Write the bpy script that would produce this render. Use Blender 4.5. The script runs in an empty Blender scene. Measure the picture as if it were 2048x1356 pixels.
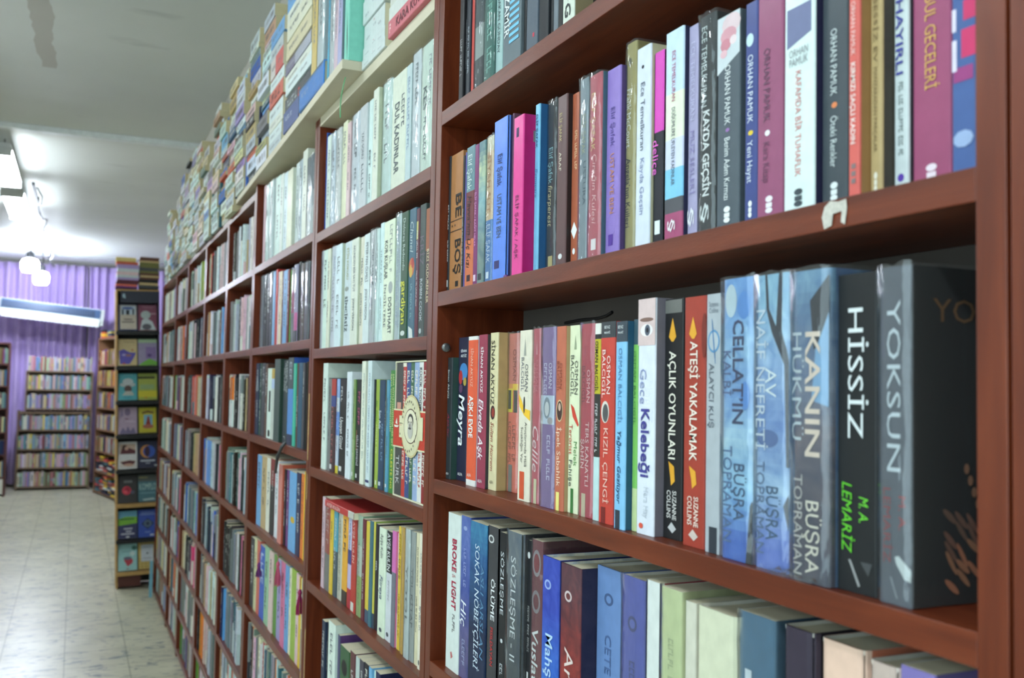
import bpy, math, random
from mathutils import Matrix, Vector
random.seed(7)
C = bpy.context.scene.collection
SC = bpy.context.scene

# ------------------------------------------------------------------ camera, world, exposure
EYE = 1.50                                   # eye height above the floor, metres
F = 1950.0                                   # focal length in pixels of the 2048 x 1356 frame
W = ((0.91263521, -0.03657293, -0.4071356), (-0.40834725, -0.03601688, -0.91211584), (0.01869499, 0.99868173, -0.04780473))
cd = bpy.data.cameras.new('camera'); cam = bpy.data.objects.new('camera', cd); C.objects.link(cam)
m3 = Matrix(W); cam.matrix_world = Matrix.Translation((0, 0, EYE)) @ m3.to_4x4()
cd.sensor_width = 36.0; cd.lens = F / 2048 * 36.0; cd.clip_start = 0.02; cd.clip_end = 60
cd.dof.use_dof = True; cd.dof.focus_distance = 1.42; cd.dof.aperture_fstop = 6.5; cd.dof.aperture_blades = 7
SC.camera = cam
wd = bpy.data.worlds.new('world'); SC.world = wd; wd.use_nodes = True
wd.node_tree.nodes['Background'].inputs[0].default_value = (0.74, 0.93, 1.0, 1)
wd.node_tree.nodes['Background'].inputs[1].default_value = 4.7      # daylight, reaches the shop through the side window only
vs = SC.view_settings
vs.view_transform = 'Standard'; vs.look = 'None'; vs.exposure = 0.12; vs.gamma = 1.0; vs.use_curve_mapping = False
LAMP_STRENGTH = 36.0
LAMP_COLOR = (0.86, 0.95, 1.0)

# ------------------------------------------------------------------ measuring helpers
def ray(x, y):
    return m3 @ Vector((x - 1024, -(y - 678), -F))
def on_x(x, y, X):                           # where the sight line meets the vertical plane X = const
    d = ray(x, y); p = d * (X / d.x); return Vector((p.x, p.y, p.z + EYE))
def on_y(x, y, Y):
    d = ray(x, y); p = d * (Y / d.y); return Vector((p.x, p.y, p.z + EYE))
def lin(c):
    return tuple(((v / 255) / 12.92 if v / 255 <= 0.04045 else ((v / 255 + 0.055) / 1.055) ** 2.4) for v in c)

# ------------------------------------------------------------------ materials
def new_mat(name):
    m = bpy.data.materials.new(name); m.use_nodes = True
    n = m.node_tree.nodes; l = m.node_tree.links
    return m, n, l, n['Principled BSDF']
def noise(n, l, scale, detail=4, vec=None, mapscale=None):
    t = n.new('ShaderNodeTexNoise'); t.inputs['Scale'].default_value = scale; t.inputs['Detail'].default_value = detail
    tc = n.new('ShaderNodeTexCoord'); mp = n.new('ShaderNodeMapping')
    if mapscale: mp.inputs['Scale'].default_value = mapscale
    l.new(tc.outputs[vec or 'Object'], mp.inputs[0]); l.new(mp.outputs[0], t.inputs['Vector'])
    return t
def ramp(n, l, src, stops):
    r = n.new('ShaderNodeValToRGB'); l.new(src, r.inputs[0])
    e = r.color_ramp.elements
    while len(e) < len(stops): e.new(0.5)
    for k, (p, c) in enumerate(stops):
        e[k].position = p; e[k].color = (*c, 1)
    return r
def flat_mat(name, c, rough=0.5, metal=0.0, vary=0.06, scale=30, bump=0.0, mapscale=None):
    m, n, l, b = new_mat(name)
    t = noise(n, l, scale, mapscale=mapscale); a = lin(c)
    r = ramp(n, l, t.outputs['Fac'], [(0.3, [max(0, v * (1 - vary)) for v in a]), (0.7, [min(1, v * (1 + vary)) for v in a])])
    l.new(r.outputs[0], b.inputs['Base Color'])
    b.inputs['Roughness'].default_value = rough; b.inputs['Metallic'].default_value = metal
    if bump:
        bp = n.new('ShaderNodeBump'); bp.inputs['Strength'].default_value = bump; bp.inputs['Distance'].default_value = 0.002
        l.new(t.outputs['Fac'], bp.inputs['Height']); l.new(bp.outputs[0], b.inputs['Normal'])
    return m
def wood_mat(name, mapscale):
    m, n, l, b = new_mat(name)
    t = noise(n, l, 9, 6, mapscale=mapscale); t.inputs['Distortion'].default_value = 0.6
    a = lin((102, 42, 18)); d = lin((86, 33, 13)); e = lin((116, 52, 26))
    r = ramp(n, l, t.outputs['Fac'], [(0.30, d), (0.5, a), (0.72, e)])
    l.new(r.outputs[0], b.inputs['Base Color'])
    b.inputs['Roughness'].default_value = 0.38; b.inputs['Specular IOR Level'].default_value = 0.42
    t2 = noise(n, l, 160, 3, mapscale=mapscale)
    bp = n.new('ShaderNodeBump'); bp.inputs['Strength'].default_value = 0.25; bp.inputs['Distance'].default_value = 0.0006
    l.new(t2.outputs['Fac'], bp.inputs['Height']); l.new(bp.outputs[0], b.inputs['Normal'])
    return m
WOOD_H = wood_mat('cherry_laminate_shelf', (6, 0.5, 6))
WOOD_V = wood_mat('cherry_laminate_side', (6, 6, 0.5))
BACKB = flat_mat('grey_hardboard', (74, 66, 60), 0.8, vary=0.1, scale=6)
CHIP = flat_mat('raw_chipboard', (190, 165, 110), 0.9, vary=0.25, scale=200)
PALE = flat_mat('cream_board', (205, 196, 172), 0.6, vary=0.05, scale=8)
PAGES = flat_mat('page_edges', (226, 218, 188), 0.85, vary=0.12, scale=400, mapscale=(1, 40, 1), bump=0.2)
METAL = flat_mat('grey_metal', (140, 140, 140), 0.35, 0.8)
DARK = flat_mat('dark_metal', (38, 40, 44), 0.45, 0.3)
BLACK = flat_mat('black_plastic', (22, 22, 24), 0.4)
CABLE = flat_mat('cable_sheath', (58, 60, 62), 0.5)
def cover_mat(name, rough, coat):
    m, n, l, b = new_mat(name)
    at = n.new('ShaderNodeAttribute'); at.attribute_name = 'Col'
    t = noise(n, l, 60, 5)
    mx = n.new('ShaderNodeMix'); mx.data_type = 'RGBA'; mx.blend_type = 'MULTIPLY'; mx.inputs[0].default_value = 1.0
    r = ramp(n, l, t.outputs['Fac'], [(0.3, (0.9, 0.9, 0.9)), (0.65, (1.0, 1.0, 1.0))])
    l.new(at.outputs['Color'], mx.inputs[6]); l.new(r.outputs[0], mx.inputs[7]); l.new(mx.outputs[2], b.inputs['Base Color'])
    b.inputs['Roughness'].default_value = rough
    b.inputs['Specular IOR Level'].default_value = 0.3; b.inputs['Coat Weight'].default_value = coat; b.inputs['Coat Roughness'].default_value = 0.18
    return m
COVER = cover_mat('laminated_cover', 0.5, 0.08)
def painted_mat():
    m = COVER.copy(); m.name = 'painted_cover'; n = m.node_tree.nodes
    t = next(x for x in n if x.type == 'TEX_NOISE'); t.inputs['Scale'].default_value = 28; t.inputs['Detail'].default_value = 8; t.inputs['Distortion'].default_value = 1.5
    r = next(x for x in n if x.type == 'VALTORGB'); e = r.color_ramp.elements
    e[0].position = .36; e[0].color = (.55, .66, .82, 1); e[1].position = .64; e[1].color = (1.12, 1.1, 1.06, 1)
    return m
PAINTED = painted_mat()
INK = cover_mat('printed_ink', 0.5, 0.0)
CLOTHM = cover_mat('matte_board', 0.7, 0.0)
def plastic_mat():
    m, n, l, b = new_mat('clear_plastic_film')
    n.remove(b)
    tr = n.new('ShaderNodeBsdfTransparent'); tr.inputs[0].default_value = (0.97, 0.98, 0.98, 1)
    gl = n.new('ShaderNodeBsdfGlossy'); gl.inputs['Roughness'].default_value = 0.07
    df = n.new('ShaderNodeBsdfDiffuse'); df.inputs[0].default_value = (0.85, 0.9, 0.92, 1)
    lw = n.new('ShaderNodeLayerWeight'); lw.inputs[0].default_value = 0.25
    t = noise(n, l, 35, 3, mapscale=(1, 1, 0.35))
    bp = n.new('ShaderNodeBump'); bp.inputs['Strength'].default_value = 0.9; bp.inputs['Distance'].default_value = 0.006
    l.new(t.outputs['Fac'], bp.inputs['Height']); l.new(bp.outputs[0], gl.inputs['Normal']); l.new(bp.outputs[0], lw.inputs['Normal'])
    ma = n.new('ShaderNodeMath'); ma.operation = 'MULTIPLY_ADD'; ma.inputs[1].default_value = 0.6; ma.inputs[2].default_value = 0.04
    l.new(lw.outputs['Fresnel'], ma.inputs[0])
    m1 = n.new('ShaderNodeMixShader'); l.new(ma.outputs[0], m1.inputs[0]); l.new(tr.outputs[0], m1.inputs[1]); l.new(gl.outputs[0], m1.inputs[2])
    m2 = n.new('ShaderNodeMixShader'); m2.inputs[0].default_value = 0.04; l.new(m1.outputs[0], m2.inputs[1]); l.new(df.outputs[0], m2.inputs[2])
    l.new(m2.outputs[0], n['Material Output'].inputs[0])
    return m
FILM = plastic_mat()
def emit_mat(name, c, s):
    m, n, l, b = new_mat(name)
    b.inputs['Base Color'].default_value = (0.9, 0.9, 0.9, 1)
    b.inputs['Emission Color'].default_value = (*c, 1); b.inputs['Emission Strength'].default_value = s
    return m
TUBE = emit_mat('lit_diffuser', LAMP_COLOR, LAMP_STRENGTH)
BULB = emit_mat('lit_bulb', (0.8, 0.88, 1.0), 190)

# ------------------------------------------------------------------ mesh helpers
class MB:
    def __init__(s): s.v = []; s.f = []; s.c = []
    def poly(s, pts, col=(1, 1, 1)):
        k = len(s.v); s.v += [tuple(p) for p in pts]; s.f.append(tuple(range(k, k + len(pts)))); s.c.append(col)
    def box(s, a, b, col=(1, 1, 1), cols=None):
        x0, y0, z0 = a; x1, y1, z1 = b; k = len(s.v)
        s.v += [(x0, y0, z0), (x1, y0, z0), (x1, y1, z0), (x0, y1, z0), (x0, y0, z1), (x1, y0, z1), (x1, y1, z1), (x0, y1, z1)]
        fs = [(0, 3, 7, 4), (1, 5, 6, 2), (0, 4, 5, 1), (3, 2, 6, 7), (0, 1, 2, 3), (4, 7, 6, 5)]   # -x +x -y +y -z +z
        for i, f in enumerate(fs):
            s.f.append(tuple(k + j for j in f)); s.c.append(cols[i] if cols else col)
    def tube(s, pts, r, n=8, col=(1, 1, 1)):
        rings = []
        for i, p in enumerate(pts):
            p = Vector(p); d = (Vector(pts[min(i + 1, len(pts) - 1)]) - Vector(pts[max(i - 1, 0)])).normalized()
            u = d.orthogonal().normalized() if i == 0 else (u0 - d * u0.dot(d)).normalized()
            u0 = u; w = d.cross(u); k = len(s.v); rr = r[i] if isinstance(r, (list, tuple)) else r
            s.v += [tuple(p + (u * math.cos(2 * math.pi * j / n) + w * math.sin(2 * math.pi * j / n)) * rr) for j in range(n)]
            rings.append(k)
        for a, b in zip(rings, rings[1:]):
            for j in range(n):
                s.f.append((a + j, a + (j + 1) % n, b + (j + 1) % n, b + j)); s.c.append(col)
        for k, rev in ((rings[0], True), (rings[-1], False)):
            f = [k + j for j in range(n)]; s.f.append(tuple(reversed(f)) if rev else tuple(f)); s.c.append(col)
    def build(s, name, mat, parent=None, smooth=False, bevel=0.0):
        me = bpy.data.meshes.new(name); me.from_pydata(s.v, [], s.f)
        at = me.color_attributes.new('Col', 'FLOAT_COLOR', 'CORNER')
        buf = []
        for f, c in zip(s.f, s.c): buf += [c[0], c[1], c[2], 1.0] * len(f)
        at.data.foreach_set('color', buf)
        me.materials.append(mat)
        if smooth: me.shade_smooth()
        me.update()
        o = bpy.data.objects.new(name, me); C.objects.link(o)
        if parent: o.parent = parent
        if bevel:
            b = o.modifiers.new('edge', 'BEVEL'); b.width = bevel; b.segments = 2; b.limit_method = 'ANGLE'
        return o
def tag(o, label=None, cat=None, group=None, kind=None):
    if label: o['label'] = label
    if cat: o['category'] = cat
    if group: o['group'] = group
    if kind: o['kind'] = kind
    return o
def empty(name, loc=(0, 0, 0), rot=(0, 0, 0)):
    o = bpy.data.objects.new(name, None); o.location = loc; o.rotation_euler = rot; o.empty_display_size = 0.05; C.objects.link(o); return o
def boxobj(name, a, b, mat, parent=None, bevel=0.0):
    mb = MB(); mb.box(a, b); return mb.build(name, mat, parent, bevel=bevel)

# ------------------------------------------------------------------ the room
CEIL = EYE + 1.62
XW, XL, YB, YF = 0.74, -2.2, -2.6, 15.0
def floor_mat():
    m, n, l, b = new_mat('marbled_floor_tiles')
    tc = n.new('ShaderNodeTexCoord')
    def tex(scale, ms, rotz=0.12, detail=6, dist=0.8):
        mp = n.new('ShaderNodeMapping'); mp.inputs['Scale'].default_value = ms; mp.inputs['Rotation'].default_value = (0, 0, rotz)
        t = n.new('ShaderNodeTexNoise'); t.inputs['Scale'].default_value = scale; t.inputs['Detail'].default_value = detail; t.inputs['Distortion'].default_value = dist
        l.new(tc.outputs['Object'], mp.inputs[0]); l.new(mp.outputs[0], t.inputs['Vector']); return t
    base = ramp(n, l, tex(2.5, (1, 1, 1)).outputs['Fac'], [(0.3, lin((170, 168, 144))), (0.7, lin((196, 193, 170)))])
    vein = ramp(n, l, tex(13, (0.8, 2.2, 1), 0.2, 7, 1.2).outputs['Fac'], [(0.36, (1, 1, 1)), (0.44, (0, 0, 0))])
    mx = n.new('ShaderNodeMix'); mx.data_type = 'RGBA'; mx.inputs[7].default_value = (*lin((96, 104, 112)), 1)
    mm = n.new('ShaderNodeMath'); mm.operation = 'MULTIPLY'; mm.inputs[1].default_value = 0.9
    l.new(vein.outputs[0], mm.inputs[0]); l.new(mm.outputs[0], mx.inputs[0]); l.new(base.outputs[0], mx.inputs[6])
    br = n.new('ShaderNodeTexBrick'); br.offset = 0.0; br.inputs['Scale'].default_value = 1.0
    br.inputs['Brick Width'].default_value = 0.31; br.inputs['Row Height'].default_value = 0.31; br.inputs['Mortar Size'].default_value = 0.004
    br.inputs['Color1'].default_value = br.inputs['Color2'].default_value = (1, 1, 1, 1); br.inputs['Mortar'].default_value = (0.62, 0.62, 0.58, 1)
    l.new(tc.outputs['Object'], br.inputs['Vector'])
    mu = n.new('ShaderNodeMix'); mu.data_type = 'RGBA'; mu.blend_type = 'MULTIPLY'; mu.inputs[0].default_value = 1
    l.new(mx.outputs[2], mu.inputs[6]); l.new(br.outputs['Color'], mu.inputs[7]); l.new(mu.outputs[2], b.inputs['Base Color'])
    b.inputs['Roughness'].default_value = 0.32
    return m
def ceil_mat():
    m, n, l, b = new_mat('painted_ceiling')
    t = noise(n, l, 0.9, 5); r = ramp(n, l, t.outputs['Fac'], [(0.3, lin((210, 214, 211))), (0.7, lin((224, 228, 225)))])
    # an old brown water stain running along the aisle
    tc = n.new('ShaderNodeTexCoord'); sp = n.new('ShaderNodeSeparateXYZ'); l.new(tc.outputs['Object'], sp.inputs[0])
    wob = noise(n, l, 2.0, 3)
    def math_(op, a, bb):
        q = n.new('ShaderNodeMath'); q.operation = op
        for i, v in ((0, a), (1, bb)):
            if isinstance(v, (int, float)): q.inputs[i].default_value = v
            else: l.new(v, q.inputs[i])
        return q.outputs[0]
    dx = math_('ABSOLUTE', math_('ADD', sp.outputs['X'], math_('ADD', 0.11, math_('MULTIPLY', wob.outputs['Fac'], 0.16))), 0)
    mask = math_('MULTIPLY', math_('LESS_THAN', dx, 0.04), math_('LESS_THAN', sp.outputs['Y'], 5.6))
    mx = n.new('ShaderNodeMix'); mx.data_type = 'RGBA'; mx.inputs[7].default_value = (*lin((160, 148, 134)), 1)
    l.new(math_('MULTIPLY', mask, 0.5), mx.inputs[0]); l.new(r.outputs[0], mx.inputs[6])
    smear = noise(n, l, 1.6, 4, mapscale=(1, 3.2, 1)); sr = ramp(n, l, smear.outputs['Fac'], [(0.66, (1, 1, 1)), (0.74, (0.82, 0.82, 0.82))])
    mu = n.new('ShaderNodeMix'); mu.data_type = 'RGBA'; mu.blend_type = 'MULTIPLY'; mu.inputs[0].default_value = 1
    l.new(mx.outputs[2], mu.inputs[6]); l.new(sr.outputs[0], mu.inputs[7]); l.new(mu.outputs[2], b.inputs['Base Color'])
    b.inputs['Roughness'].default_value = 0.55
    return m
PLASTER = flat_mat('wall_plaster', (190, 188, 178), 0.8, vary=0.05, scale=3, bump=0.1)
def struct(name, a, b, mat):
    return tag(boxobj(name, a, b, mat), kind='structure')
struct('floor', (XL, YB, -0.1), (XW + 1.6, YF, 0.0), floor_mat())
struct('ceiling', (XL, YB, CEIL), (XW + 1.6, YF, CEIL + 0.1), ceil_mat())
struct('wall_right', (XW, YB, 0), (XW + 0.1, 7.6, CEIL), PLASTER)
WIN = (-2.3, 1.7, 0.85, 2.8)                # side window: y0, y1, z0, z1
mb = MB()
mb.box((XL - .1, YB, 0), (XL, WIN[0], CEIL)); mb.box((XL - .1, WIN[1], 0), (XL, YF, CEIL))
mb.box((XL - .1, WIN[0], 0), (XL, WIN[1], WIN[2])); mb.box((XL - .1, WIN[0], WIN[3]), (XL, WIN[1], CEIL))
tag(mb.build('wall_left', PLASTER), kind='structure')
def window():
    r = tag(empty('window_1', (XL - .06, WIN[0], WIN[2])), kind='structure')
    wl, wh = WIN[1] - WIN[0], WIN[3] - WIN[2]
    fm = flat_mat('window_frame_white', (206, 208, 206), .4)
    gm, n, l, b = new_mat('window_glass'); n.remove(b)
    tr = n.new('ShaderNodeBsdfTransparent'); tr.inputs[0].default_value = (.95, .97, .97, 1); gl = n.new('ShaderNodeBsdfGlossy'); gl.inputs['Roughness'].default_value = .02
    mx = n.new('ShaderNodeMixShader'); mx.inputs[0].default_value = .05; l.new(tr.outputs[0], mx.inputs[1]); l.new(gl.outputs[0], mx.inputs[2]); l.new(mx.outputs[0], n['Material Output'].inputs[0])
    mb = MB(); e = .06
    mb.box((-.03, 0, 0), (.03, wl, e)); mb.box((-.03, 0, wh - e), (.03, wl, wh))
    for k in range(5): yy = (wl - e) * k / 4; mb.box((-.03, yy, e), (.03, yy + e, wh - e))
    mb.build('window_frame', fm, r)
    for k in range(4): boxobj('window_pane', (-.004, (wl - e) * k / 4 + e, e), (.004, (wl - e) * (k + 1) / 4, wh - e), gm, r)
    boxobj('window_sill', (.03, -.04, -.03), (.16, wl + .04, 0), fm, r)
    pl = bpy.data.lights.new('daylight_portal', 'AREA'); pl.shape = 'RECTANGLE'; pl.size = wl; pl.size_y = wh; pl.cycles.is_portal = True
    po = bpy.data.objects.new('daylight_portal', pl); C.objects.link(po); po.location = (XL - .11, (WIN[0] + WIN[1]) / 2, (WIN[2] + WIN[3]) / 2)
    po.rotation_euler = (math.pi / 2, 0, -math.pi / 2)
window()
struct('wall_far', (XL, YF, 0), (XW + 1.6, YF + 0.1, CEIL), PLASTER)
struct('wall_behind', (XL, YB - 0.1, 0), (XW + 0.1, YB, CEIL), PLASTER)
struct('wall_recess', (XW + 1.5, 7.6, 0), (XW + 1.6, YF, CEIL), PLASTER)
struct('wall_return', (XW + 0.1, 7.5, 0), (XW + 1.6, 7.6, CEIL), PLASTER)

# purple curtain over the far wall
def curtain():
    root = empty('curtain', (0, 14.88, 0.0))
    tag(root, 'pleated lilac curtain covering the far wall behind the bookcases', 'curtain')
    m, n, l, b = new_mat('lilac_fabric')
    t = noise(n, l, 3, 4, mapscale=(1, 1, 0.2)); r = ramp(n, l, t.outputs['Fac'], [(0.3, lin((172, 150, 206))), (0.7, lin((194, 172, 226)))])
    l.new(r.outputs[0], b.inputs['Base Color']); b.inputs['Roughness'].default_value = 0.8
    b.inputs['Sheen Weight'].default_value = 0.3
    rnd = random.Random(3)
    for x0, x1 in ((-2.1, 0.115), (0.135, 1.9)):
        mb = MB(); N = int((x1 - x0) / 0.012); ph = 0; xs = []
        for i in range(N + 1):
            ph += 0.012 * 6.283 / (0.085 + 0.05 * math.sin(i * 0.043) ** 2 + 0.02 * math.sin(i * 0.019))
            xs.append((x0 + (x1 - x0) * i / N, math.sin(ph)))
        zs = [0.04, 0.6, 1.2, 1.8, 2.4, 2.9, 3.06]
        for j, z in enumerate(zs):
            for x, sv in xs:
                mb.v.append((x + 0.006 * math.sin(z * 3 + x * 9), -0.052 * sv * (1 - 0.12 * j / 6), z))
        for j in range(len(zs) - 1):
            for i in range(N):
                a = j * (N + 1) + i
                mb.f.append((a, a + 1, a + N + 2, a + N + 1)); mb.c.append((1, 1, 1))
        o = mb.build('curtain_panel', m, root, smooth=True)
        sm = o.modifiers.new('cloth', 'SOLIDIFY'); sm.thickness = 0.003
    mb = MB(); mb.tube([(-2.1, 0, 3.075), (1.9, 0, 3.075)], 0.012); mb.build('curtain_rail', METAL, root)
curtain()

# ceiling conduit crossing the aisle
mb = MB(); mb.box((-2.15, 6.93, CEIL - 0.036), (0.73, 7.0, CEIL)); mb.box((-0.33, 6.925, CEIL - 0.039), (-0.27, 7.005, CEIL))
tag(mb.build('cable_duct', flat_mat('white_duct', (232, 238, 240), 0.4), bevel=0.003), 'pale cable duct fixed straight across the ceiling', 'duct')
mb = MB(); mb.box((-0.6, 14.2, CEIL - 0.02), (1.3, 14.23, CEIL))
tag(mb.build('cable_duct', flat_mat('grey_duct', (150, 154, 158), 0.4)), 'thin grey cable duct on the ceiling near the lilac curtain', 'duct')

# ------------------------------------------------------------------ lamps along the aisle
def batten(x, y0, y1, z, label):
    r = empty('ceiling_lamp', (x, y0, z)); tag(r, label, 'lamp', 'lamps along the aisle')
    ln = y1 - y0
    boxobj('housing', (-0.082, 0, 0.05), (0.082, ln, 0.085), flat_mat('white_housing', (210, 214, 214), 0.4), r, bevel=0.004)
    mb = MB()                                     # rounded diffuser
    prof = [(-0.085, 0.05), (-0.08, 0.02), (-0.05, 0.0), (0.05, 0.0), (0.08, 0.02), (0.085, 0.05)]
    k = len(prof)
    for yy in (0.012, ln - 0.012):
        mb.v += [(px, yy, pz) for px, pz in prof]
    for i in range(k):
        a, b2 = i, (i + 1) % k
        mb.f.append((a, b2, b2 + k, a + k)); mb.c.append((1, 1, 1))
    mb.f.append(tuple(range(k))[::-1]); mb.f.append(tuple(range(k, 2 * k))); mb.c += [(1, 1, 1)] * 2
    mb.build('diffuser', TUBE, r)
    for yy in (0.0, ln - 0.014):
        boxobj('end_cap', (-0.088, yy, -0.003), (0.088, yy + 0.014, 0.056), flat_mat('cap_white', (200, 204, 204), 0.4), r)
    for yy in (0.2, ln - 0.2):
        mb = MB(); mb.tube([(0.03, yy, 0.08), (0.03, yy, CEIL - z - 0.0005)], 0.004); mb.build('hanger', DARK, r)
batten(-0.53, 7.25, 8.47, EYE + 1.47, 'lit white batten lamp cut by the picture edge, before the other visible one')
batten(-0.53, 8.92, 10.2, EYE + 1.47, 'lit white batten lamp just before the two round bulbs')
batten(-1.15, 4.3, 5.52, EYE + 1.47, 'lit white batten lamp over the aisle beside the book piles')
batten(-1.15, 1.9, 3.12, EYE + 1.47, 'lit white batten lamp over the aisle beside the second bookcase')
batten(-0.75, -0.9, 0.32, EYE + 1.47, 'lit white batten lamp over the near end of the aisle')
r = empty('lamp_track', (-0.36, 8.5, CEIL - 0.1))
tag(r, 'thin dark track with a cable running along the ceiling between lamps', 'track')
mb = MB(); mb.box((-0.012, 0, -0.012), (0.012, 5.6, 0.012)); mb.build('rail', DARK, r)
mb = MB(); mb.tube([(0.03 * math.sin(i * 1.3) + 0.03, i * 0.28, -0.03 - 0.02 * (i % 3)) for i in range(21)], 0.007); mb.build('cable', CABLE, r)
for yy in (1.2, 4.0, 5.5):
    mb = MB(); mb.tube([(0, yy, 0.01), (0, yy, 0.1)], 0.006); mb.build('hanger', DARK, r)
def bulb(x, y, z, rr, label):
    r = empty('hanging_bulb', (x, y, z)); tag(r, label, 'lamp', 'round bulbs near the curtain')
    mb = MB(); prof = [(0.02, -0.08), (rr * 0.75, -0.075), (rr, -0.03), (rr, 0.03), (rr * 0.8, 0.07), (0.03, 0.085)]
    n = 16
    for pr, pz in prof: mb.v += [(pr * math.cos(2 * math.pi * j / n), pr * math.sin(2 * math.pi * j / n), pz) for j in range(n)]
    for i in range(len(prof) - 1):
        for j in range(n): mb.f.append((i * n + j, i * n + (j + 1) % n, (i + 1) * n + (j + 1) % n, (i + 1) * n + j)); mb.c.append((1, 1, 1))
    mb.f.append(tuple(range(n))[::-1]); mb.c.append((1, 1, 1)); mb.f.append(tuple(range((len(prof) - 1) * n, len(prof) * n))); mb.c.append((1, 1, 1))
    mb.build('glass_bulb', BULB, r, smooth=True)
    mb = MB(); mb.tube([(0, 0, 0.085), (0, 0, 0.15), (0.0, 0, 0.17)], [0.05, 0.045, 0.02], 12); mb.build('socket', DARK, r)
    mb = MB(); mb.tube([(0, 0, 0.17), (0.02, 0.02, 0.22), (0, 0, CEIL - z - 0.0005)], 0.008); mb.build('stem', DARK, r)
bulb(-0.54, 12.8, EYE + 1.31, 0.098, 'lit round bulb on a dark stem, the higher of the pair')
bulb(-0.44, 13.6, EYE + 1.24, 0.092, 'lit round bulb nearer the lilac curtain, the lower of the pair')

# ------------------------------------------------------------------ bookcases
L = 0.55                  # front plane of the bookcases
DEPTH = 0.165
T = 0.024
BAYS = [(-0.50, 0.418), (0.469, 1.541), (1.592, 2.466), (2.519, 3.414), (3.464, 4.075), (4.125, 4.81), (4.86, 5.62), (5.67, 6.31), (6.36, 7.33)]
LV = {0: [0.80, 0.46, 0.154, -0.157, -0.456, -0.76, -1.06, -1.44],
      1: [0.80, 0.461, 0.154, -0.157, -0.455, -0.76, -1.06, -1.44],
      2: [0.655, 0.379, 0.083, -0.213, -0.497, -0.80, -1.09, -1.44]}
FAR_LV = [0.632, 0.39, 0.111, -0.181, -0.471, -0.757, -1.012, -1.25, -1.455]
ORD = ['zeroth', 'first', 'second', 'third', 'fourth', 'fifth', 'sixth', 'seventh', 'eighth', 'ninth', 'tenth', 'eleventh', 'twelfth', 'thirteenth', 'fourteenth', 'fifteenth', 'sixteenth', 'seventeenth', 'eighteenth', 'nineteenth', 'twentieth']
BC_LABEL = ['reddish brown bookcase whose one side panel closes the frame at the near end',
            'widest reddish brown bookcase in front, with large sharp readable book spines',
            'reddish brown bookcase holding the slipcased box set with the red band',
            'reddish brown bookcase with the cream plank for a top, tassels on a shelf',
            'narrow reddish brown bookcase just beyond the cream plank, two orange topped books inside',
            'reddish brown bookcase fifth along the row, bluish books on its lower shelves',
            'reddish brown bookcase sixth along the row, red spines at its middle shelf',
            'reddish brown bookcase seventh along the row, second to last before the display stand',
            'last reddish brown bookcase of the row, touching the display stand']
def bookcase(i):
    y0, y1 = BAYS[i]
    lv = LV.get(i, FAR_LV)
    r = empty('bookcase', (L, (y0 + y1) / 2, 0)); tag(r, BC_LABEL[i], 'bookcase', 'bookcases along the wall')
    h = (y1 - y0) / 2; top = EYE + lv[0] + T
    if i == 3: top = EYE + 0.679
    sp = []
    for sg in (-1, 1):
        a = (0, sg * h + (0 if sg > 0 else -T), 0); b = (DEPTH, sg * h + (T if sg > 0 else 0), top)
        sp.append(boxobj('side_panel', a, b, WOOD_V, r, bevel=0.0008))
    for k, z in enumerate(lv):
        if i == 3 and k == 0: continue
        zt = EYE + z
        nm = 'top_panel' if k == 0 else 'shelf'
        z0, z1 = (zt, zt + T) if k == 0 else (zt - T, zt)
        boxobj(nm, (0.0, -h, z0), (DEPTH - 0.006, h, z1), PALE if (k == 0 and i == 2) else WOOD_H, r, bevel=0.0008)  # second bookcase's top panel is pale: glare on its edge put into the colour
    boxobj('back_panel', (DEPTH - 0.006, -h, 0.04), (DEPTH, h, top - 0.004), BACKB, r)
    boxobj('plinth', (0.02, -h, 0.0), (0.035, h, EYE + lv[-1] - T), WOOD_H, r)
    return r, sp
BC = [bookcase(i) for i in range(9)]
# marks on particular boards
def screw(parent, bay, x, y):
    p = on_y(x, y, BAYS[bay][1]); c = BAYS[bay]
    q = Vector((p.x - L, c[1] - (c[0] + c[1]) / 2, p.z))
    mb = MB(); mb.tube([(q.x, q.y - 0.0008, q.z), (q.x, q.y - 0.004, q.z), (q.x, q.y - 0.0055, q.z)], [0.0075, 0.0072, 0.004], 16)
    mb.box((q.x - 0.003, q.y - 0.0058, q.z - 0.0007), (q.x + 0.003, q.y - 0.0052, q.z + 0.0007)); 
    o = mb.build('screw', METAL, parent); o['label'] = 'grey cross-head screw'
screw(BC[1][1][1], 1, 891, 695)
def edge_chip(bay, yc, z0, z1, w):
    c = BAYS[bay]; ym = (c[0] + c[1]) / 2
    mb = MB(); rnd = random.Random(int(z0 * 991)); n = 8
    for k in range(n):
        za = z0 + (z1 - z0) * k / n; zb = z0 + (z1 - z0) * (k + 1) / n; e = w * (0.6 + 0.4 * rnd.random())
        mb.box((-0.0006, yc - ym - e / 2, EYE + za), (0.0004, yc - ym + e / 2, EYE + zb))
    o = mb.build('chipped_edge', CHIP, BC[bay][1][1] if yc > ym else BC[bay][1][0]); o['label'] = 'bare yellowish chipboard where the veneer is torn'
edge_chip(3, 2.519 - 0.018, -0.20, -0.03, 0.008)
edge_chip(3, 2.519 - 0.02, -0.30, -0.235, 0.006)
edge_chip(3, 2.519 - 0.004, -0.76, -0.60, 0.005)
edge_chip(2, 2.466 + 0.004, -0.78, -0.62, 0.004)
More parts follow.
